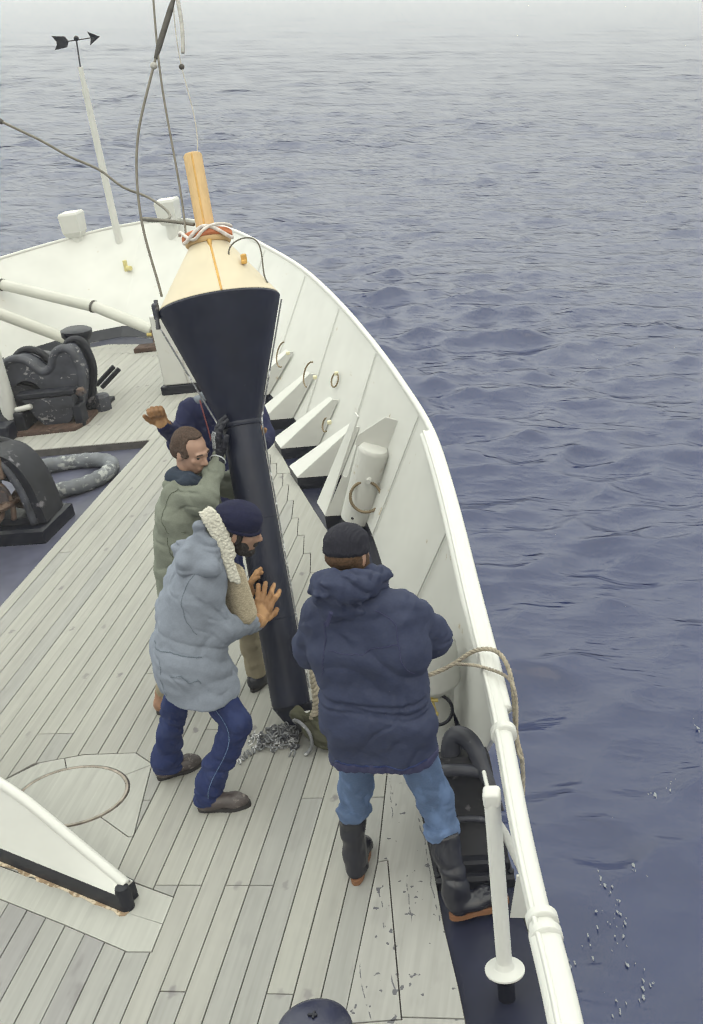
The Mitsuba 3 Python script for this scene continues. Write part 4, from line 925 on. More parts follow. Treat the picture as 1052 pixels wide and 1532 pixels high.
cloth('seam_grey', (0.10, 0.12, 0.15)); cloth('seam_green', (0.075, 0.085, 0.065))
def levels(lv):
    """a torso from stacked levels (centre, half width vector, radius)"""
    pr = []
    for c, w, r in lv: pr.append((np.array(c) - w, np.array(c) + w, r, r))
    for (c, w, r), (c2, w2, r2) in zip(lv[:-1], lv[1:]):
        for s in (-1, 0, 1): pr.append((np.array(c) + s * np.array(w), np.array(c2) + s * np.array(w2), r, r2))
    return pr
def shoe(parent, name, heel, toe, mat, sole_mat, shaft=None, width=.045, up=.10, label=None):
    """a boot or shoe on the deck, heel and toe points on the ground; shaft: points up the leg with radii"""
    h, t = np.array(heel, float), np.array(toe, float); d = unit(t - h); L = np.linalg.norm(t - h); side = np.cross(d, (0, 0, 1))
    q = lambda a, b, z: h + d * a * L + side * b + V(0, 0, z)
    pr = [(q(.16, 0, .05), q(.30, 0, .055), width * .92, width * .95), (q(.30, 0, .055), q(.72, .004, .04), width * .95, width * .86), (q(.72, .004, .04), q(.86, .002, .036), width * .92, width * .62), (q(.2, 0, .05), q(.25, 0, up), width * .95, width * .95)]
    if shaft: 
        for (a, ra), (b, rb) in zip(shaft[:-1], shaft[1:]): pr.append((a, b, ra, rb))
    k = part(parent, name, blobs(pr, .03, .006, lambda P: folds(P, (0.2, .1, 1), 22, .0035, 5) * np.clip((P[:, 2] - .07) / .05, 0, 1), cuts=[((0, 0, -1), h + V(0, 0, .022))] + ([((0, 0, 1), shaft[-1][0])] if shaft else [])), mat, True, label=label)
    out = []
    for a in np.linspace(0, 2 * math.pi, 40, endpoint=False):
        x = .5 + .5 * math.cos(a); ww = width * (.80 + .26 * math.exp(-((x - .72) / .22) ** 2) - .10 * math.exp(-((x - .38) / .15) ** 2)); y = ww * np.sign(math.sin(a)) * abs(math.sin(a)) ** .7
        out.append(tuple((h + d * (x * L * .98) + side * y)[:2]))
    part(k, 'sole', extr(sg.Polygon(out).buffer(0), .0015, .024), sole_mat)
    return k

def stitch(parent, name, key, pts, r, mat, n=40, out=.001):
    """a seam or cord lying on the surface of an already built part"""
    from scipy.spatial import cKDTree
    v, f, nn = meshkit.WRITTEN[scene[key]['filename']][:3]; tr = cKDTree(v); p = spline(pts, n)
    for _ in range(2): p = v[tr.query(p)[1]] + nn[tr.query(p)[1]] * out; p[1:-1] = (p[:-2] + 2 * p[1:-1] + p[2:]) / 4
    keep = np.r_[True, np.linalg.norm(np.diff(p, axis=0), axis=1) > 1e-4]; p = p[keep]; p = spline(p, n)
    part(parent, name, tube(p, r, 6), mat, True)
def person_puffer():
    p = thing('person', 'man seen from behind in navy padded jacket, black knit cap, jeans and black rubber boots', 'person')
    # joints
    pel, che = V(-.955, 3.86, .88), V(-.955, 3.89, 1.30)
    hl, hr, kl, kr, al, ar = V(-1.055, 3.87, .86), V(-.855, 3.85, .87), V(-1.145, 3.97, .46), V(-.775, 3.87, .47), V(-1.20, 3.945, .08), V(-.715, 3.73, .08)
    sl, sr, el, er, wl, wr = V(-1.135, 3.90, 1.395), V(-.785, 3.88, 1.405), V(-1.235, 4.0, 1.17), V(-.725, 4.02, 1.20), V(-1.12, 4.2, 1.0), V(-.90, 4.23, 1.03)
    hc = V(-.995, 3.955, 1.635); f = (.30, .90, -.30)
    hp, L, M3 = head_prims(hc, f)
    HL = hand(wl, (.85, .45, -.25), (.3, .3, -.9), False, 1.0, (.9, .95, 1.0, 1.05)); HR = hand(wr, (-.85, .35, -.35), (-.2, .3, -.95), True, 1.0, (.9, .95, 1.0, 1.05))
    body = hp + [(hc + V(0, -.02, -.06), V(-.975, 3.89, 1.46), .055, .065), (V(-.975, 3.89, 1.44), sl, .06, .05), (V(-.975, 3.89, 1.44), sr, .06, .05), (che, pel, .12, .12), (sl, el, .045, .038), (el, wl, .038, .026), (sr, er, .045, .038), (er, wr, .038, .026),
                 (pel, hl, .1, .08), (pel, hr, .1, .08), (hl, kl, .07, .05), (hr, kr, .07, .05), (kl, al, .05, .035), (kr, ar, .05, .035)] + thin(HL, .002) + thin(HR, .002)
    part(p, 'body', blobs(body, .012, .0065), 'skin_b', True)
    part(p, 'hair', blobs([('e', L(-.032, 0, -.008), (.078, .0765, .050), M3), ('e', L(.0, .066, -.02), (.05, .014, .045), M3), ('e', L(.035, .056, -.065), (.05, .02, .035), M3)], .02, .005, lambda P: .003 * (meshkit.noise(P * V(300, 300, 60), 4) - .5)), 'hair_reddish', True)
    part(p, 'cap', blobs([('e', L(-.012, 0, .05), (.104, .086, .078), M3), ('e', L(-.012, 0, .018), (.105, .087, .030), M3)], .02, .005, lambda P: .0022 * np.sin((P @ np.array(M3[1])) * 520) + .003 * (meshkit.noise(P * 40, 3) - .5), cuts=[(-np.array(M3[2]) + .25 * np.array(M3[0]), L(0, 0, -.004))], cutk=.012), 'knit_black', True)
    def jd(P):
        z = P[:, 2]; d = np.zeros(len(P))
        lean = z + .05 * (P[:, 0] + .95) 
        for zz, am in ((1.075, .010), (1.045, .009), (1.01, .008)): d += am * np.exp(-((lean - zz - .015 * np.sin(P[:, 0] * 7 + zz * 40)) / .009) ** 2)
        d += folds(P, (.25, .2, 1), 10, .0055, 9, .35) + folds(P, (1, .3, -.7), 16, .003, 21, .4)
        d += .004 * (meshkit.fbm(P * 26, 2, 8) - .5) * 2
        arm = np.minimum(rc(P, sr, er, 0, 0), rc(P, er, wr, 0, 0)); arml = np.minimum(rc(P, sl, el, 0, 0), rc(P, el, wl, 0, 0))
        d += creases(P, (.25, .2, 1), 9, .010, 91, .14) + creases(P, (.8, .2, -.8), 11, .007, 95, .12) + creases(P, (1, .2, .1), 9, .006, 97, .10) * np.exp(-((z - 1.0) / .16) ** 2)
        d += np.clip(1 - arm / .13, 0, 1) * creases(P, unit(er - sr) + .5 * unit(wr - er), 20, .014, 99, .2) + np.clip(1 - arml / .12, 0, 1) * creases(P, unit(el - sl), 20, .012, 101, .2)
        w = np.clip(1 - arm / .12, 0, 1) * .9; d += w * folds(P, unit(er - sr) + V(0, .2, 0), 26, .006, 33, .5)
        d += np.clip(1 - arml / .11, 0, 1) * folds(P, unit(el - sl), 24, .005, 35, .5)
        return d
    tor = levels([(V(-.962, 3.845, .74), V(.115, -.02, .015), .118), (V(-.960, 3.845, .92), V(.115, -.02, .01), .130), (V(-.958, 3.855, 1.05), V(.11, -.02, .01), .122), (V(-.955, 3.875, 1.24), V(.12, -.02, .01), .130), (V(-.958, 3.885, 1.37), V(.11, -.02, .01), .105), (V(-.965, 3.89, 1.44), V(.04, -.01, 0), .085)])
    prims = tor + [(sl + V(.03, 0, 0), V(-1.0, 3.89, 1.43), .085, .08), (sr - V(.03, 0, 0), V(-.93, 3.89, 1.43), .085, .08)]
    j = part(p, 'jacket', blobs(prims, .05, .006, jd, groups=[[(sl, el, .090, .080), (el, wl, .080, .058)], [(sr, er, .094, .092), (er, wr, .090, .060)]], gk=.03, cuts=[((.06, 0, -1), V(-.96, 3.84, .755))], cutk=.02), 'navy_puffer', True)
    for q in ([V(-.87, 3.72, 1.50), V(-.80, 3.72, 1.42), V(-.80, 3.72, 1.30), V(-.76, 3.75, 1.20)], [V(-1.07, 3.72, 1.48), V(-1.12, 3.74, 1.40), V(-1.13, 3.74, 1.28), V(-1.15, 3.78, 1.18)]):
        stitch(j, 'sleeve_seam', j, q, .0022, 'navy_puffer_hem')
    stitch(j, 'yoke_seam', j, [V(-1.12, 3.72, 1.335), V(-.96, 3.70, 1.33), V(-.80, 3.72, 1.345)], .0018, 'navy_puffer_hem', 50)
    stitch(j, 'hem_piping', j, [V(-1.17, 3.74, .775), V(-1.05, 3.70, .765), V(-.9, 3.70, .775), V(-.76, 3.74, .79)], .004, 'denim_dark', 50)
    # knitted hem band just below
    hem = levels([(V(-.962, 3.845, .752), V(.115, -.02, .015), .112), (V(-.962, 3.845, .79), V(.115, -.02, .015), .115)])
    part(j, 'hem', blobs(hem, .03, .007, lambda P: .003 * np.sin(P[:, 0] * 160), cuts=[((.06, 0, -1), V(-.96, 3.84, .728)), ((-.06, 0, 1), V(-.96, 3.84, .775))], cutk=.01), 'navy_puffer_hem', True)
    hd = [(V(-1.075, 3.82, 1.53), V(-.93, 3.80, 1.565), .062, .072), ('e', V(-1.01, 3.81, 1.575), (.128, .085, .082), None), (V(-1.095, 3.85, 1.53), V(-1.09, 3.96, 1.49), .064, .048), (V(-.90, 3.85, 1.56), V(-.875, 3.97, 1.52), .064, .048), (V(-1.06, 3.80, 1.46), V(-.95, 3.80, 1.47), .055, .05)]
    part(j, 'hood', blobs(hd, .03, .006, lambda P: folds(P, (.5, .2, 1), 26, .008, 14, .5) + folds(P, (1, .1, -.3), 24, .006, 17, .5), carve=[(('e', V(-.99, 3.93, 1.67), (.098, .12, .095), None), .02)]), 'navy_puffer', True)
    part(j, 'hood_strap', box(V(-1.055, 3.722, 1.475), (.016, .012, .075), trimesh.transformations.euler_matrix(.15, .45, 0), .004), 'navy_puffer_hem', 40)
    tr = [(V(-1.02, 3.86, .84), V(-.88, 3.85, .85), .115, .115), (hl, kl, .098, .078), (kl, V(-1.165, 3.95, .36), .078, .066), (hr, kr, .098, .080), (kr, V(-.755, 3.82, .36), .080, .068)]
    def td(P): return folds(P, (.1, .1, 1), 24, .0045 , 41, .5) * np.clip((.62 - P[:, 2]) / .2, .25, 1.6) + folds(P, (.7, .1, 1), 12, .004, 44) + creases(P, (.5, .1, 1), 17, .009, 121, .16)
    t = part(p, 'jeans', blobs(tr, .03, .0065, td, cuts=[((0, 0, -1), V(0, 0, .345)), ((0, 0, 1), V(0, 0, .93))], cutk=.012), 'denim_light', True)
    for a, r in ((V(-1.165, 3.95, .352), .066), (V(-.757, 3.82, .352), .069)):
        part(t, 'turn_up', blobs([(a + V(-.01, -.01, 0), a + V(.01, .01, 0), r, r), (a + V(-.012, -.012, .03), a + V(.012, .012, .03), r - .006, r - .006)], .02, .006, lambda P: folds(P, (.3, .2, 1), 40, .004, 51, .6), cuts=[((0, 0, -1), a - V(0, 0, .018)), ((0, 0, 1), a + V(0, 0, .045))], cutk=.012), 'denim_light', True)
    bl = part(p, 'boot', cat([]) if False else blobs([(V(-1.20, 3.92, .06), V(-1.198, 3.93, .13), .050, .050), (V(-1.198, 3.93, .13), V(-1.168, 3.945, .37), .052, .064), (V(-1.197, 3.95, .05), V(-1.20, 4.09, .045), .047, .046), (V(-1.20, 4.09, .045), V(-1.20, 4.12, .04), .044, .036)], .03, .006, lambda P: folds(P, (.2, .2, 1), 24, .004, 6, .5), cuts=[((0, 0, -1), V(0, 0, .022)), ((0, 0, 1), V(0, 0, .372))]), 'boot_rubber', True)
    br = part(p, 'boot', blobs([(V(-.712, 3.70, .06), V(-.715, 3.72, .14), .052, .054), (V(-.715, 3.72, .14), V(-.752, 3.81, .37), .058, .070), (V(-.705, 3.705, .05), V(-.585, 3.755, .045), .050, .048), (V(-.585, 3.755, .045), V(-.545, 3.77, .04), .045, .036)], .03, .006, lambda P: folds(P, (.3, .2, 1), 20, .006, 8, .5), cuts=[((0, 0, -1), V(0, 0, .022)), ((0, 0, 1), V(0, 0, .372))]), 'boot_rubber', True)
    def sole(k, h, t, w, mat='sole_tan'):
        h, t = V(*h, 0), V(*t, 0); d = unit(t - h); L = np.linalg.norm(t - h); sd = np.cross(d, (0, 0, 1)); o = []
        for a in np.linspace(0, 2 * math.pi, 40, endpoint=False):
            x = .5 + .5 * math.cos(a); ww = w * (.82 + .2 * math.exp(-((x - .72) / .22) ** 2) - .12 * math.exp(-((x - .40) / .15) ** 2)); o.append(tuple((h + d * x * L + sd * ww * np.sign(math.sin(a)) * abs(math.sin(a)) ** .7)[:2]))
        part(k, 'sole', extr(sg.Polygon(o).buffer(0), .0015, .026), mat)
    sole(bl, (-1.197, 3.868), (-1.205, 4.16), .046); sole(br, (-.752, 3.672), (-.505, 3.785), .047)
person_puffer()

def person_parka():
    p = thing('person', 'bearded man in grey parka, navy beret, dark jeans and tan gloves pushing the buoy', 'person')
    hl, hr = V(-2.07, 4.72, .83), V(-2.04, 4.57, .82)            # far and near hip
    kl, kr, al, ar = V(-2.23, 4.68, .45), V(-1.825, 4.46, .49), V(-2.375, 4.70, .09), V(-2.045, 4.43, .09)
    sf, sn, ef, en, wf, wn = V(-1.99, 4.92, 1.14), V(-1.93, 4.63, 1.20), V(-1.98, 5.06, .88), V(-1.87, 4.62, .935), V(-1.93, 5.20, .735), V(-1.79, 4.96, .775)
    hc, f = V(-1.735, 4.83, 1.37), (.90, .12, -.42)
    hp, L, M3 = head_prims(hc, f, (.2, 0, 1))
    tubeaxis = BU; nrm_n = unit(V(-1.80, 5.25, .80) - V(-1.76, 5.10, .82))
    HN = hand(wn, (.18, .62, .42), (-.35, .75, -.15), True, 1.24, (.10, .08, .10, .14), 1.0, .2)
    HF = hand(wf, (.25, .35, .75), (.85, .2, -.1), False, 1.2, (.25, .25, .3, .3), 1.0)
    body = hp + [(L(-.03, 0, -.05), V(-1.86, 4.79, 1.21), .055, .062), (V(-1.89, 4.78, 1.19), sf, .06, .05), (V(-1.89, 4.78, 1.19), sn, .06, .05), (V(-1.97, 4.75, 1.08), V(-2.05, 4.63, .86), .095, .10), (sf, ef, .045, .036), (ef, wf, .036, .026), (sn, en, .045, .036), (en, wn, .036, .026),
                 (V(-2.05, 4.63, .86), hl, .1, .08), (V(-2.05, 4.63, .86), hr, .1, .08), (hl, kl, .07, .05), (hr, kr, .07, .05), (kl, al, .05, .035), (kr, ar, .05, .035)] + thin(HN, .0035) + thin(HF, .0035)
    b = part(p, 'body', blobs(body, .012, .0062), 'skin_b', True)
    for sd in (-1, 1):
        part(b, 'eye', trimesh.creation.icosphere(2, .011).apply_translation(L(.076, sd * .031, .010)), 'eye_white', True)
        part(b, 'eyebrow', tube(spline([L(.090, sd * .016, .034), L(.090, sd * .032, .040), L(.078, sd * .050, .034)], 8), [.004] * 8, 6), 'hair_black', True)
    part(p, 'beard', blobs([(L(.094, .022, -.047), L(.094, -.022, -.047), .012, .012), ('e', L(.062, 0, -.098), (.042, .046, .030), M3), ('e', L(.035, .056, -.068), (.036, .014, .040), M3), ('e', L(.035, -.056, -.068), (.036, .014, .040), M3)], .02, .004, lambda P: .005 * (meshkit.noise(P * V(160, 160, 90), 4) - .5), carve=[(('e', L(.105, 0, -.066), (.02, .02, .006), M3), .006)]), 'hair_black', True)
    part(p, 'hair', blobs([('e', L(-.045, 0, .005), (.078, .079, .07), M3), ('e', L(.0, -.07, -.01), (.03, .012, .04), M3), ('e', L(.0, .07, -.01), (.03, .012, .04), M3)], .02, .005, lambda P: .003 * (meshkit.noise(P * V(200, 200, 60), 4) - .5)), 'hair_black', True)
    cp = part(p, 'beret', blobs([('e', L(-.02, 0, .070), (.118, .104, .062), M3), ('e', L(-.005, 0, .095), (.09, .085, .05), M3), ('e', L(-.008, 0, .040), (.106, .089, .034), M3)], .025, .005, lambda P: .003 * (meshkit.noise(P * 45, 3) - .5) + .0012 * np.sin(P @ np.array(M3[2]) * 700)), 'knit_navy', True)
    part(cp, 'rolled_edge', tube([L(-.008 + .104 * math.cos(a), .088 * math.sin(a), .028 - .004 * math.cos(a)) for a in np.linspace(0, 2 * math.pi, 40, endpoint=False)], .012, 8, closed=True), 'knit_navy', True)
    lean = unit(V(-1.92, 4.77, 1.2) - V(-2.07, 4.63, .8))
    def jd(P):
        d = creases(P, lean, 15, .009, 111, .15) + creases(P, (1, .3, .4), 13, .007, 113, .13) + folds(P, lean, 13, .005, 61, .3) + folds(P, (1, .2, .3), 14, .0035, 63, .4) + .003 * (meshkit.fbm(P * 30, 2, 8) - .5) * 2
        arm = np.minimum(rc(P, sn, en, 0, 0), rc(P, en, wn, 0, 0)); d += np.clip(1 - arm / .11, 0, 1) * (folds(P, unit(en - sn) + .4 * unit(wn - en), 24, .006, 66, .5) + creases(P, unit(en - sn) + .3 * unit(wn - en), 22, .014, 117, .22))
        t = (P - V(-2.05, 4.63, .86)) @ lean; d += .006 * np.exp(-((t - .05) / .008) ** 2)
        return d
    rt = V(-.12, .30, 0) / .33
    tor = levels([(V(-2.02, 4.60, .58), rt * .09, .185), (V(-2.065, 4.625, .78), rt * .085, .172), (V(-2.045, 4.70, .96), rt * .085, .150), (V(-1.995, 4.74, 1.10), rt * .10, .135), (V(-1.935, 4.775, 1.20), rt * .085, .10), (V(-1.89, 4.785, 1.235), rt * .03, .08)])
    prims = tor + [(V(-1.95, 4.72, 1.18), sn + V(0, .03, 0), .1, .085)]
    j = part(p, 'parka', blobs(prims, .05, .006, jd, groups=[[(sn, en, .094, .092), (en, wn, .088, .058)], [(sf, ef, .088, .08), (ef, wf, .075, .052)]], gk=.025, cuts=[((-.18, .0, -1), V(-2.085, 4.64, .66))], cutk=.015), 'parka_grey', True)
    stitch(j, 'sleeve_seam', j, [V(-1.90, 4.56, 1.29), V(-1.97, 4.53, 1.20), V(-1.98, 4.52, 1.08), V(-1.95, 4.52, .98)], .0022, 'seam_grey')
    stitch(j, 'waist_cord', j, [V(-2.19, 4.55, .93), V(-2.08, 4.47, .89), V(-1.95, 4.48, .86)], .003, 'seam_grey', 50)
    stitch(j, 'pocket_flap', j, [V(-2.06, 4.45, .81), V(-2.02, 4.44, .80), V(-1.96, 4.44, .77)], .0035, 'seam_grey', 30)
    stitch(j, 'side_seam', j, [V(-2.10, 4.46, .88), V(-2.10, 4.44, .78), V(-2.09, 4.44, .69)], .002, 'seam_grey', 30)
    part(j, 'hood', blobs([('e', V(-1.945, 4.70, 1.325), (.115, .12, .085), None), (V(-1.955, 4.60, 1.285), V(-1.83, 4.60, 1.275), .055, .05), (V(-1.925, 4.70, 1.37), V(-1.888, 4.71, 1.465), .06, .030), (V(-1.888, 4.71, 1.465), V(-1.845, 4.70, 1.33), .030, .040), (V(-1.845, 4.70, 1.33), V(-1.825, 4.69, 1.2), .04, .035)], .04, .006, lambda P: folds(P, (1, .3, -.5), 20, .010, 71, .4) + folds(P, (.3, .2, 1), 24, .006, 73, .4), carve=[(('e', V(-1.775, 4.84, 1.40), (.12, .12, .13), None), .015)]), 'parka_grey', True)
    fl = [V(-1.862, 4.715, 1.525), V(-1.835, 4.715, 1.465), V(-1.805, 4.715, 1.345), V(-1.785, 4.71, 1.215), V(-1.765, 4.705, 1.085)]
    fp = spline(fl, 18)
    bd = V(.030, .018, .012)
    part(j, 'fleece_lining', blobs([(fp[i] + bd * q, fp[i + 1] + bd * q, .017 - .004 * i / 17 - .007 * (i < 2), .017 - .004 * i / 17) for q in (-.1, .55, 1.15) for i in range(17 - int(9 * abs(q - .3)))], .012, .004, lambda P: .016 * (meshkit.fbm(P * 120, 3, 5) - .5)), 'fleece', True)
    part(p, 'sweater', blobs([(V(-1.80, 4.80, 1.14), V(-1.80, 4.81, .92), .055, .07), (V(-1.86, 4.86, 1.1), V(-1.88, 4.86, .9), .08, .09)], .03, .006, lambda P: .002 * np.sin(P[:, 2] * 420)), 'sweater_beige', True)
    def td(P): return folds(P, (.2, .1, 1), 20, .005, 81, .5) * np.clip((.62 - P[:, 2]) / .2, .3, 1.4) + folds(P, (.8, .2, 1), 12, .004, 84) + creases(P, (.5, .2, 1), 18, .010, 131, .17)
    tr = [(hl, hr, .10, .10), (hl, kl, .09, .076), (kl, V(-2.36, 4.70, .13), .074, .080), (V(-2.36, 4.70, .13), V(-2.375, 4.70, .07), .082, .088), (hr, kr, .090, .078), (kr, V(-2.03, 4.43, .14), .076, .080), (V(-2.03, 4.43, .14), V(-2.05, 4.43, .07), .082, .088)]
    t = part(p, 'jeans', blobs(tr, .03, .0065, td, cuts=[((0, 0, -1), V(0, 0, .048)), ((0, 0, 1), V(0, 0, .9))], cutk=.012), 'denim_dark', True)
    part(t, 'seam', tube(spline([hr + V(.02, -.108, -.02), (hr + kr) / 2 + V(0, -.094, 0), kr + V(-.02, -.081, 0), V(-1.93, 4.362, .30), V(-2.02, 4.345, .12)], 20), .0022, 6), 'denim_light', True)
    shoe(p, 'shoe', (-2.425, 4.66, 0), (-2.205, 4.80, 0), 'shoe_leather', 'sole_dark', width=.047, up=.10)
    shoe(p, 'shoe', (-2.115, 4.405, 0), (-1.835, 4.445, 0), 'shoe_leather', 'sole_dark', width=.047, up=.10)
    def glove(w, e, pr, name, lab):
        cuff = (np.array(w) - unit(np.array(w) - e) * .03, np.array(w) + unit(np.array(w) - e) * .02, .047, .040)
        g = [(a, b, ra + .0036, rb + .0036) for a, b, ra, rb in pr] + [cuff]
        k = part(p, name, blobs(g, .0065, .0038, lambda P: folds(P, unit(np.array(w) - e), 45, .0022, 91, .6)), 'leather_tan', True, label=lab)
        return k
    glove(wn, en, HN, 'glove', 'tan leather glove spread flat on the buoy tube'); glove(wf, ef, HF, 'glove', None)
person_parka()

def person_green():
    p = thing('person', 'dark haired man in green grey jacket reaching one black gloved hand up to the buoy', 'person')
    pel = V(-2.30, 5.42, .86); hl, hr = V(-2.37, 5.38, .85), V(-2.22, 5.46, .85)
    kl, kr, al, ar = V(-2.48, 5.36, .46), V(-2.05, 5.50, .47), V(-2.59, 5.34, .09), V(-2.07, 5.54, .09)
    sn, sf, en, ef, wn, wf = V(-2.255, 5.38, 1.335), V(-2.20, 5.66, 1.33), V(-2.075, 5.33, 1.325), V(-2.05, 5.80, 1.18), V(-2.030, 5.57, 1.475), V(-1.98, 5.82, 1.38)
    hc, f = V(-2.150, 5.49, 1.555), (.80, -.36, -.42)
    hp, L, M3 = head_prims(hc, f)
    HN = hand(wn, (.05, .25, .95), (.75, .45, -.2), True, 1.22, (.30, .28, .30, .36), 1.0, .22)
    HF = hand(wf, (.3, -.1, .9), (.9, -.3, -.1), False, 1.0, (.4, .4, .4, .4))
    body = hp + [(L(-.03, 0, -.05), V(-2.20, 5.51, 1.40), .053, .06), (V(-2.21, 5.51, 1.37), sf, .045, .04), (V(-2.21, 5.51, 1.37), sn, .045, .04), (V(-2.25, 5.47, 1.27), pel, .09, .09), (sf, ef, .045, .036), (ef, wf, .036, .026), (sn, en, .045, .036), (en, wn, .036, .026),
                 (pel, hl, .1, .08), (pel, hr, .1, .08), (hl, kl, .07, .05), (hr, kr, .07, .05), (kl, al, .05, .035), (kr, ar, .05, .035)] + thin(HN, .0035) + thin(HF, .0035)
    b = part(p, 'body', blobs(body, .012, .0055, carve=[(('e', L(.094, .031, .012), (.018, .017, .010), M3), .008), (('e', L(.094, -.031, .012), (.018, .017, .010), M3), .008)]), 'skin_a', True)
    for sd in (-1, 1):
        part(b, 'eye', trimesh.creation.icosphere(2, .0105).apply_translation(L(.075, sd * .031, .010)), 'eye_dark', True)
        part(b, 'eyebrow', tube(spline([L(.091, sd * .014, .032), L(.091, sd * .032, .038), L(.079, sd * .050, .031)], 8), [.0045] * 8, 6), 'hair_brown', True)
    part(b, 'mouth', tube([L(.0945, .017, -.066), L(.0975, 0, -.0645), L(.0945, -.017, -.066)], .0035, 6), 'lip_red', True)
    part(p, 'hair', blobs([('e', L(-.030, 0, .040), (.092, .083, .088), M3), ('e', L(-.062, 0, -.01), (.06, .074, .07), M3), ('e', L(.012, .070, .012), (.026, .012, .040), M3), ('e', L(.012, -.070, .012), (.026, .012, .040), M3), ('e', L(.028, 0, .105), (.04, .05, .022), M3)], .02, .0045, lambda P: .006 * (meshkit.noise(P * V(120, 120, 60), 4) - .5),
         cuts=[], carve=[(('e', L(.095, 0, .055), (.080, .058, .075), M3), .02), (('e', L(.06, .045, .075), (.05, .03, .05), M3), .02), (('e', L(.06, -.045, .075), (.05, .03, .05), M3), .02), (('e', L(.03, .08, -.055), (.05, .03, .05), M3), .01), (('e', L(.03, -.08, -.055), (.05, .03, .05), M3), .01)]), 'hair_brown', True)
    part(p, 'scarf', blobs([(V(-2.265, 5.46, 1.425), V(-2.18, 5.41, 1.415), .048, .045), (V(-2.265, 5.46, 1.425), V(-2.23, 5.57, 1.43), .048, .045), (V(-2.18, 5.41, 1.415), V(-2.12, 5.45, 1.385), .042, .036)], .03, .005, lambda P: folds(P, (.3, 1, .4), 40, .004, 7)), 'scarf_dark', True)
    up = V(.10, .12, .98)
    def jd(P):
        d = creases(P, up, 14, .009, 211, .15) + creases(P, (1, .2, .5), 12, .007, 213, .13) + folds(P, up, 12, .005, 161, .3) + folds(P, (1, .2, .5), 15, .004, 163, .4) + .003 * (meshkit.fbm(P * 30, 2, 8) - .5) * 2
        arm = np.minimum(rc(P, sn, en, 0, 0), rc(P, en, wn, 0, 0)); d += np.clip(1 - arm / .11, 0, 1) * (folds(P, unit(en - sn) + .6 * unit(wn - en), 24, .005, 166, .5) + creases(P, unit(en - sn) + .5 * unit(wn - en), 20, .014, 217, .22))
        return d
    rt = V(-.05, .32, 0) / .33
    tor = levels([(V(-2.335, 5.40, .78), rt * .08, .130), (V(-2.325, 5.41, .92), rt * .08, .132), (V(-2.30, 5.44, 1.08), rt * .09, .130), (V(-2.27, 5.47, 1.22), rt * .10, .125), (V(-2.235, 5.50, 1.33), rt * .10, .085), (V(-2.215, 5.51, 1.37), rt * .03, .078)])
    prims = tor
    j = part(p, 'jacket', blobs(prims, .045, .006, jd, groups=[[(sn, en, .088, .084), (en, wn, .082, .054)], [(sf, ef, .08, .07), (ef, wf, .07, .05)]], gk=.025, cuts=[((.0, -.05, -1), V(-2.33, 5.4, .775))], cutk=.015), 'jacket_green', True)
    stitch(j, 'sleeve_seam', j, [V(-2.20, 5.33, 1.42), V(-2.28, 5.30, 1.35), V(-2.29, 5.29, 1.25), V(-2.24, 5.31, 1.18)], .0022, 'seam_green')
    stitch(j, 'side_seam', j, [V(-2.27, 5.31, 1.15), V(-2.30, 5.28, 1.0), V(-2.33, 5.27, .85)], .002, 'seam_green')
    part(j, 'collar', blobs([(V(-2.29, 5.44, 1.385), V(-2.20, 5.385, 1.375), .042, .040), (V(-2.29, 5.44, 1.385), V(-2.26, 5.58, 1.39), .042, .04)], .03, .005, lambda P: folds(P, (.3, 1, .4), 30, .004, 9)), 'jacket_green', True)
    part(j, 'front_panel', blobs([(V(-2.13, 5.50, 1.30), V(-2.19, 5.43, .98), .055, .07), (V(-2.12, 5.58, 1.28), V(-2.16, 5.55, .98), .055, .07)], .03, .0065, lambda P: folds(P, (1, .6, .1), 22, .010, 171, .3)), 'jacket_green', True)
    part(j, 'drawcord', tube(spline([V(-2.085, 5.43, 1.32), V(-2.078, 5.42, 1.22), V(-2.09, 5.41, 1.12), V(-2.10, 5.40, 1.02)], 14), .005, 6), 'lash_cord', True)
    tr = [(hl, hr, .105, .105), (hl, kl, .09, .07), (kl, V(-2.58, 5.34, .10), .068, .062), (hr, kr, .09, .07), (kr, V(-2.07, 5.54, .10), .068, .062)]
    part(p, 'trousers', blobs(tr, .03, .007, lambda P: folds(P, (.2, .1, 1), 20, .005, 181, .5), cuts=[((0, 0, -1), V(0, 0, .085)), ((0, 0, 1), V(0, 0, .9))], cutk=.012), 'khaki', True)
    shoe(p, 'shoe', (-2.63, 5.27, 0), (-2.50, 5.50, 0), 'rust_boot', 'sole_dark', width=.046, up=.12, label='reddish brown boot'); shoe(p, 'shoe', (-2.10, 5.47, 0), (-1.99, 5.72, 0), 'boot_rubber', 'sole_dark', width=.046, up=.13)
    def glove(w, e, pr, lab):
        cuff = (np.array(w) - unit(np.array(w) - e) * .025, np.array(w) + unit(np.array(w) - e) * .02, .042, .038)
        g = [(a, b, ra + .0034, rb + .0034) for a, b, ra, rb in pr] + [cuff]
        return part(p, 'glove', blobs(g, .0065, .0038, lambda P: folds(P, unit(np.array(w) - e), 45, .002, 91, .6)), 'glove_black', True, label=lab)
    g = glove(wn, en, HN, 'black glove with grey stripes held against the buoy'); glove(wf, ef, HF, None)
    d = unit((.05, .25, .95)); n = np.array((.75, .45, -.2)); n = unit(n - (n @ d) * d); sd = np.cross(d, n) * -1
    for o in (.026, .009, -.009, -.026):
        q = [wn + d * t * 1.22 + sd * o * (.7 + t * 3.6) * 1.22 - n * (.0225 if t < .1 else .0165 - (t - .1) * .12) for t in (.04, .065, .09, .115)]
        part(g, 'stripe', tube(spline(q, 8), .0017, 6), 'glove_stripe', True)
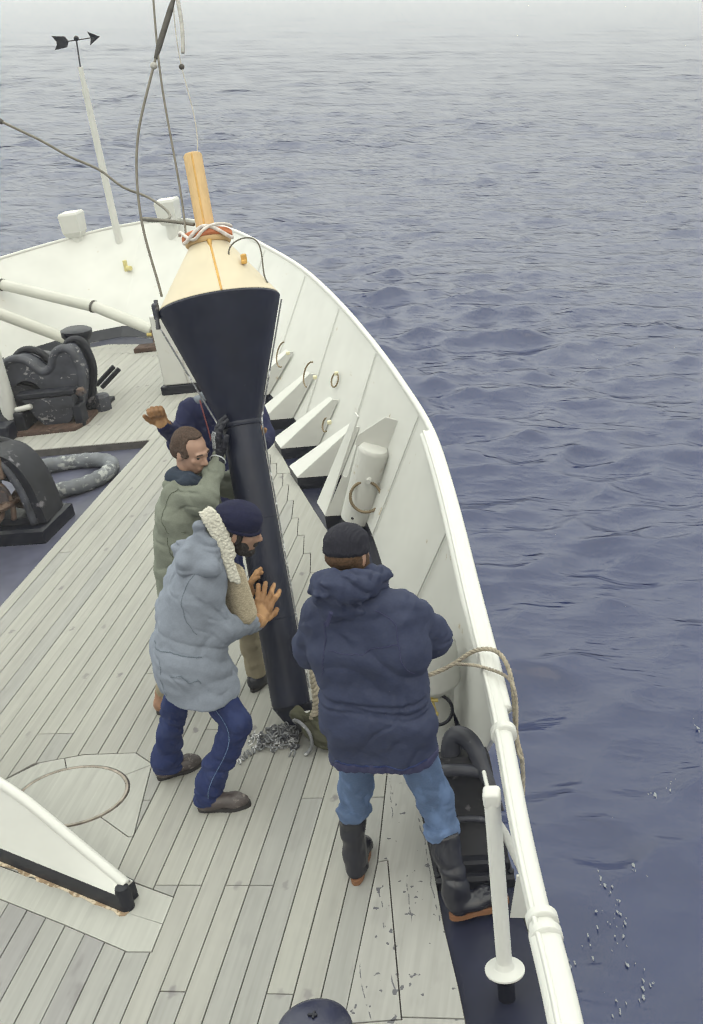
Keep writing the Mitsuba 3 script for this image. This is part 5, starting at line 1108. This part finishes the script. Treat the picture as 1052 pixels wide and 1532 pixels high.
    part(g, 'cuff_band', tube([wn + .043 * (math.cos(a) * np.cross(unit(wn - en), V(0, 0, 1)) / np.linalg.norm(np.cross(unit(wn - en), V(0, 0, 1))) + math.sin(a) * np.cross(np.cross(unit(wn - en), V(0, 0, 1)) / np.linalg.norm(np.cross(unit(wn - en), V(0, 0, 1))), unit(wn - en))) - unit(wn - en) * .02 for a in np.linspace(0, 2 * math.pi, 24, endpoint=False)], .004, 6, closed=True), 'glove_stripe', True)
paint('rust_boot', (0.22, 0.12, 0.075), .7, .4, 30)
person_green()

def person_navy():
    p = thing('person', 'man in dark navy coat half hidden behind the buoy, raising a tan gloved fist', 'person')
    c0 = V(-2.36, 6.68, .9); hl, hr = V(-2.45, 6.68, .86), V(-2.27, 6.70, .86)
    kl, kr, al, ar = V(-2.47, 6.62, .47), V(-2.24, 6.66, .47), V(-2.48, 6.68, .09), V(-2.22, 6.70, .09)
    sn, sf, en, ef, wn, wf = V(-2.53, 6.62, 1.405), V(-2.14, 6.68, 1.405), V(-2.575, 6.42, 1.27), V(-2.06, 6.50, 1.22), V(-2.575, 6.22, 1.47), V(-2.02, 6.22, 1.34)
    hc, f = V(-2.27, 6.60, 1.68), (.1, -.9, -.25)
    hp, L, M3 = head_prims(hc, f)
    HN = hand(wn, (-.15, -.15, .95), (.25, -.9, .1), True, 1.05, (1.0, 1.05, 1.1, 1.1), 1.0); HF = hand(wf, (.2, -.6, .7), (.3, -.8, .2), False, 1.0, (.4, .4, .4, .4))
    body = hp + [(L(-.03, 0, -.05), V(-2.33, 6.66, 1.48), .053, .06), (V(-2.33, 6.66, 1.46), sf, .06, .05), (V(-2.33, 6.66, 1.46), sn, .06, .05), (V(-2.34, 6.67, 1.28), c0, .1, .1), (sf, ef, .045, .036), (ef, wf, .036, .026), (sn, en, .045, .036), (en, wn, .036, .026),
                 (c0, hl, .1, .08), (c0, hr, .1, .08), (hl, kl, .07, .05), (hr, kr, .07, .05), (kl, al, .05, .035), (kr, ar, .05, .035)] + thin(HN, .0035) + thin(HF, .0035)
    part(p, 'body', blobs(body, .012, .0065), 'skin_a', True)
    part(p, 'hair', blobs([('e', L(-.025, 0, .035), (.092, .083, .088), M3)], .02, .006, carve=[(('e', L(.1, 0, .02), (.07, .07, .07), M3), .02)]), 'hair_brown', True)
    def jd(P):
        d = creases(P, (.2, .1, 1), 13, .009, 311, .15) + folds(P, (.1, .1, 1), 12, .006, 261, .3) + folds(P, (1, .2, .5), 14, .004, 263, .4)
        arm = np.minimum(rc(P, sn, en, 0, 0), rc(P, en, wn, 0, 0)); return d + np.clip(1 - arm / .11, 0, 1) * folds(P, unit(wn - en), 24, .006, 266, .5)
    rt = V(1, .05, 0)
    tor = levels([(V(-2.36, 6.69, .75), rt * .11, .13), (V(-2.36, 6.68, .95), rt * .10, .13), (V(-2.35, 6.67, 1.2), rt * .12, .13), (V(-2.335, 6.66, 1.36), rt * .12, .10), (V(-2.33, 6.66, 1.43), rt * .04, .085)])
    j = part(p, 'coat', blobs(tor + [(sn, en, .090, .082), (en, wn, .080, .054), (sf, ef, .09, .08), (ef, wf, .08, .054)], .045, .0075, jd, cuts=[((0, 0, -1), V(0, 0, .74))], cutk=.015), 'navy_coat', True)
    part(j, 'hood', blobs([(V(-2.45, 6.62, 1.46), V(-2.40, 6.56, 1.51), .035, .028), (V(-2.45, 6.64, 1.46), V(-2.33, 6.76, 1.50), .05, .06), (V(-2.33, 6.76, 1.53), V(-2.22, 6.62, 1.51), .07, .05)], .03, .006, lambda P: folds(P, (.5, .3, 1), 26, .006, 31)), 'hood_grey', True)
    part(j, 'zip', tube(spline([V(-2.425, 6.535, 1.50), V(-2.415, 6.525, 1.40), V(-2.41, 6.53, 1.30), V(-2.41, 6.535, 1.20)], 12), .0045, 6), 'red_cord', True)
    part(p, 'trousers', blobs([(hl, hr, .105, .105), (hl, kl, .09, .07), (kl, V(-2.48, 6.68, .10), .068, .062), (hr, kr, .09, .07), (kr, V(-2.22, 6.70, .10), .068, .062)], .03, .008, lambda P: folds(P, (.2, .1, 1), 20, .005, 281, .5), cuts=[((0, 0, -1), V(0, 0, .085)), ((0, 0, 1), V(0, 0, .9))]), 'denim_dark', True)
    shoe(p, 'shoe', (-2.49, 6.75, 0), (-2.52, 6.48, 0), 'shoe_leather', 'sole_dark', up=.12); shoe(p, 'shoe', (-2.22, 6.77, 0), (-2.19, 6.50, 0), 'shoe_leather', 'sole_dark', up=.12)
    for w, e, pr, lab in ((wn, en, HN, 'tan leather glove closed in a fist'), (wf, ef, HF, None)):
        g = [(a, b, ra + .0036, rb + .0036) for a, b, ra, rb in pr] + [(np.array(w) - unit(w - e) * .02, np.array(w) + unit(w - e) * .02, .045, .04)]
        part(p, 'glove', blobs(g, .006, .0038), 'leather_tan', True, label=lab)
person_navy()
def build_bits():
    b = thing('canvas_bag', 'dark olive canvas bag slumped on the deck between the buoy foot and the navy jacket', 'bag')
    part(b, 'sack', blobs([(V(-1.62, 5.02, .07), V(-1.53, 4.93, .07), .075, .085), (V(-1.60, 5.0, .12), V(-1.56, 4.97, .15), .06, .05)], .04, .006, lambda P: folds(P, (.6, .3, 1), 22, .009, 311, .5), cuts=[((0, 0, -1), V(0, 0, .002))]), 'olive_canvas', True)
    part(b, 'neck', blobs([(V(-1.645, 4.99, .14), V(-1.68, 4.98, .17), .035, .045)], .02, .005, lambda P: folds(P, (.2, 1, .3), 45, .006, 313, .3)), 'olive_canvas', True)
    part(b, 'strap', tube(spline([V(-1.70, 4.98, .12), V(-1.68, 4.93, .17), V(-1.63, 4.90, .15), V(-1.60, 4.86, .05), V(-1.64, 4.84, .012)], 24), .010, 8), 'galvanised', True)
    r = thing('tag_line', 'pale beige rope hanging beside the buoy tube behind the navy jacket', 'rope')
    part(r, 'strand', rope_mesh([V(-1.50, 4.95, .74), V(-1.515, 4.93, .60), V(-1.54, 4.93, .40), V(-1.565, 4.95, .22), V(-1.60, 4.97, .16)], .022, .09), 'manila', True)
paint('olive_canvas', (0.045, 0.045, 0.028), .9, .5, 20)
build_bits()
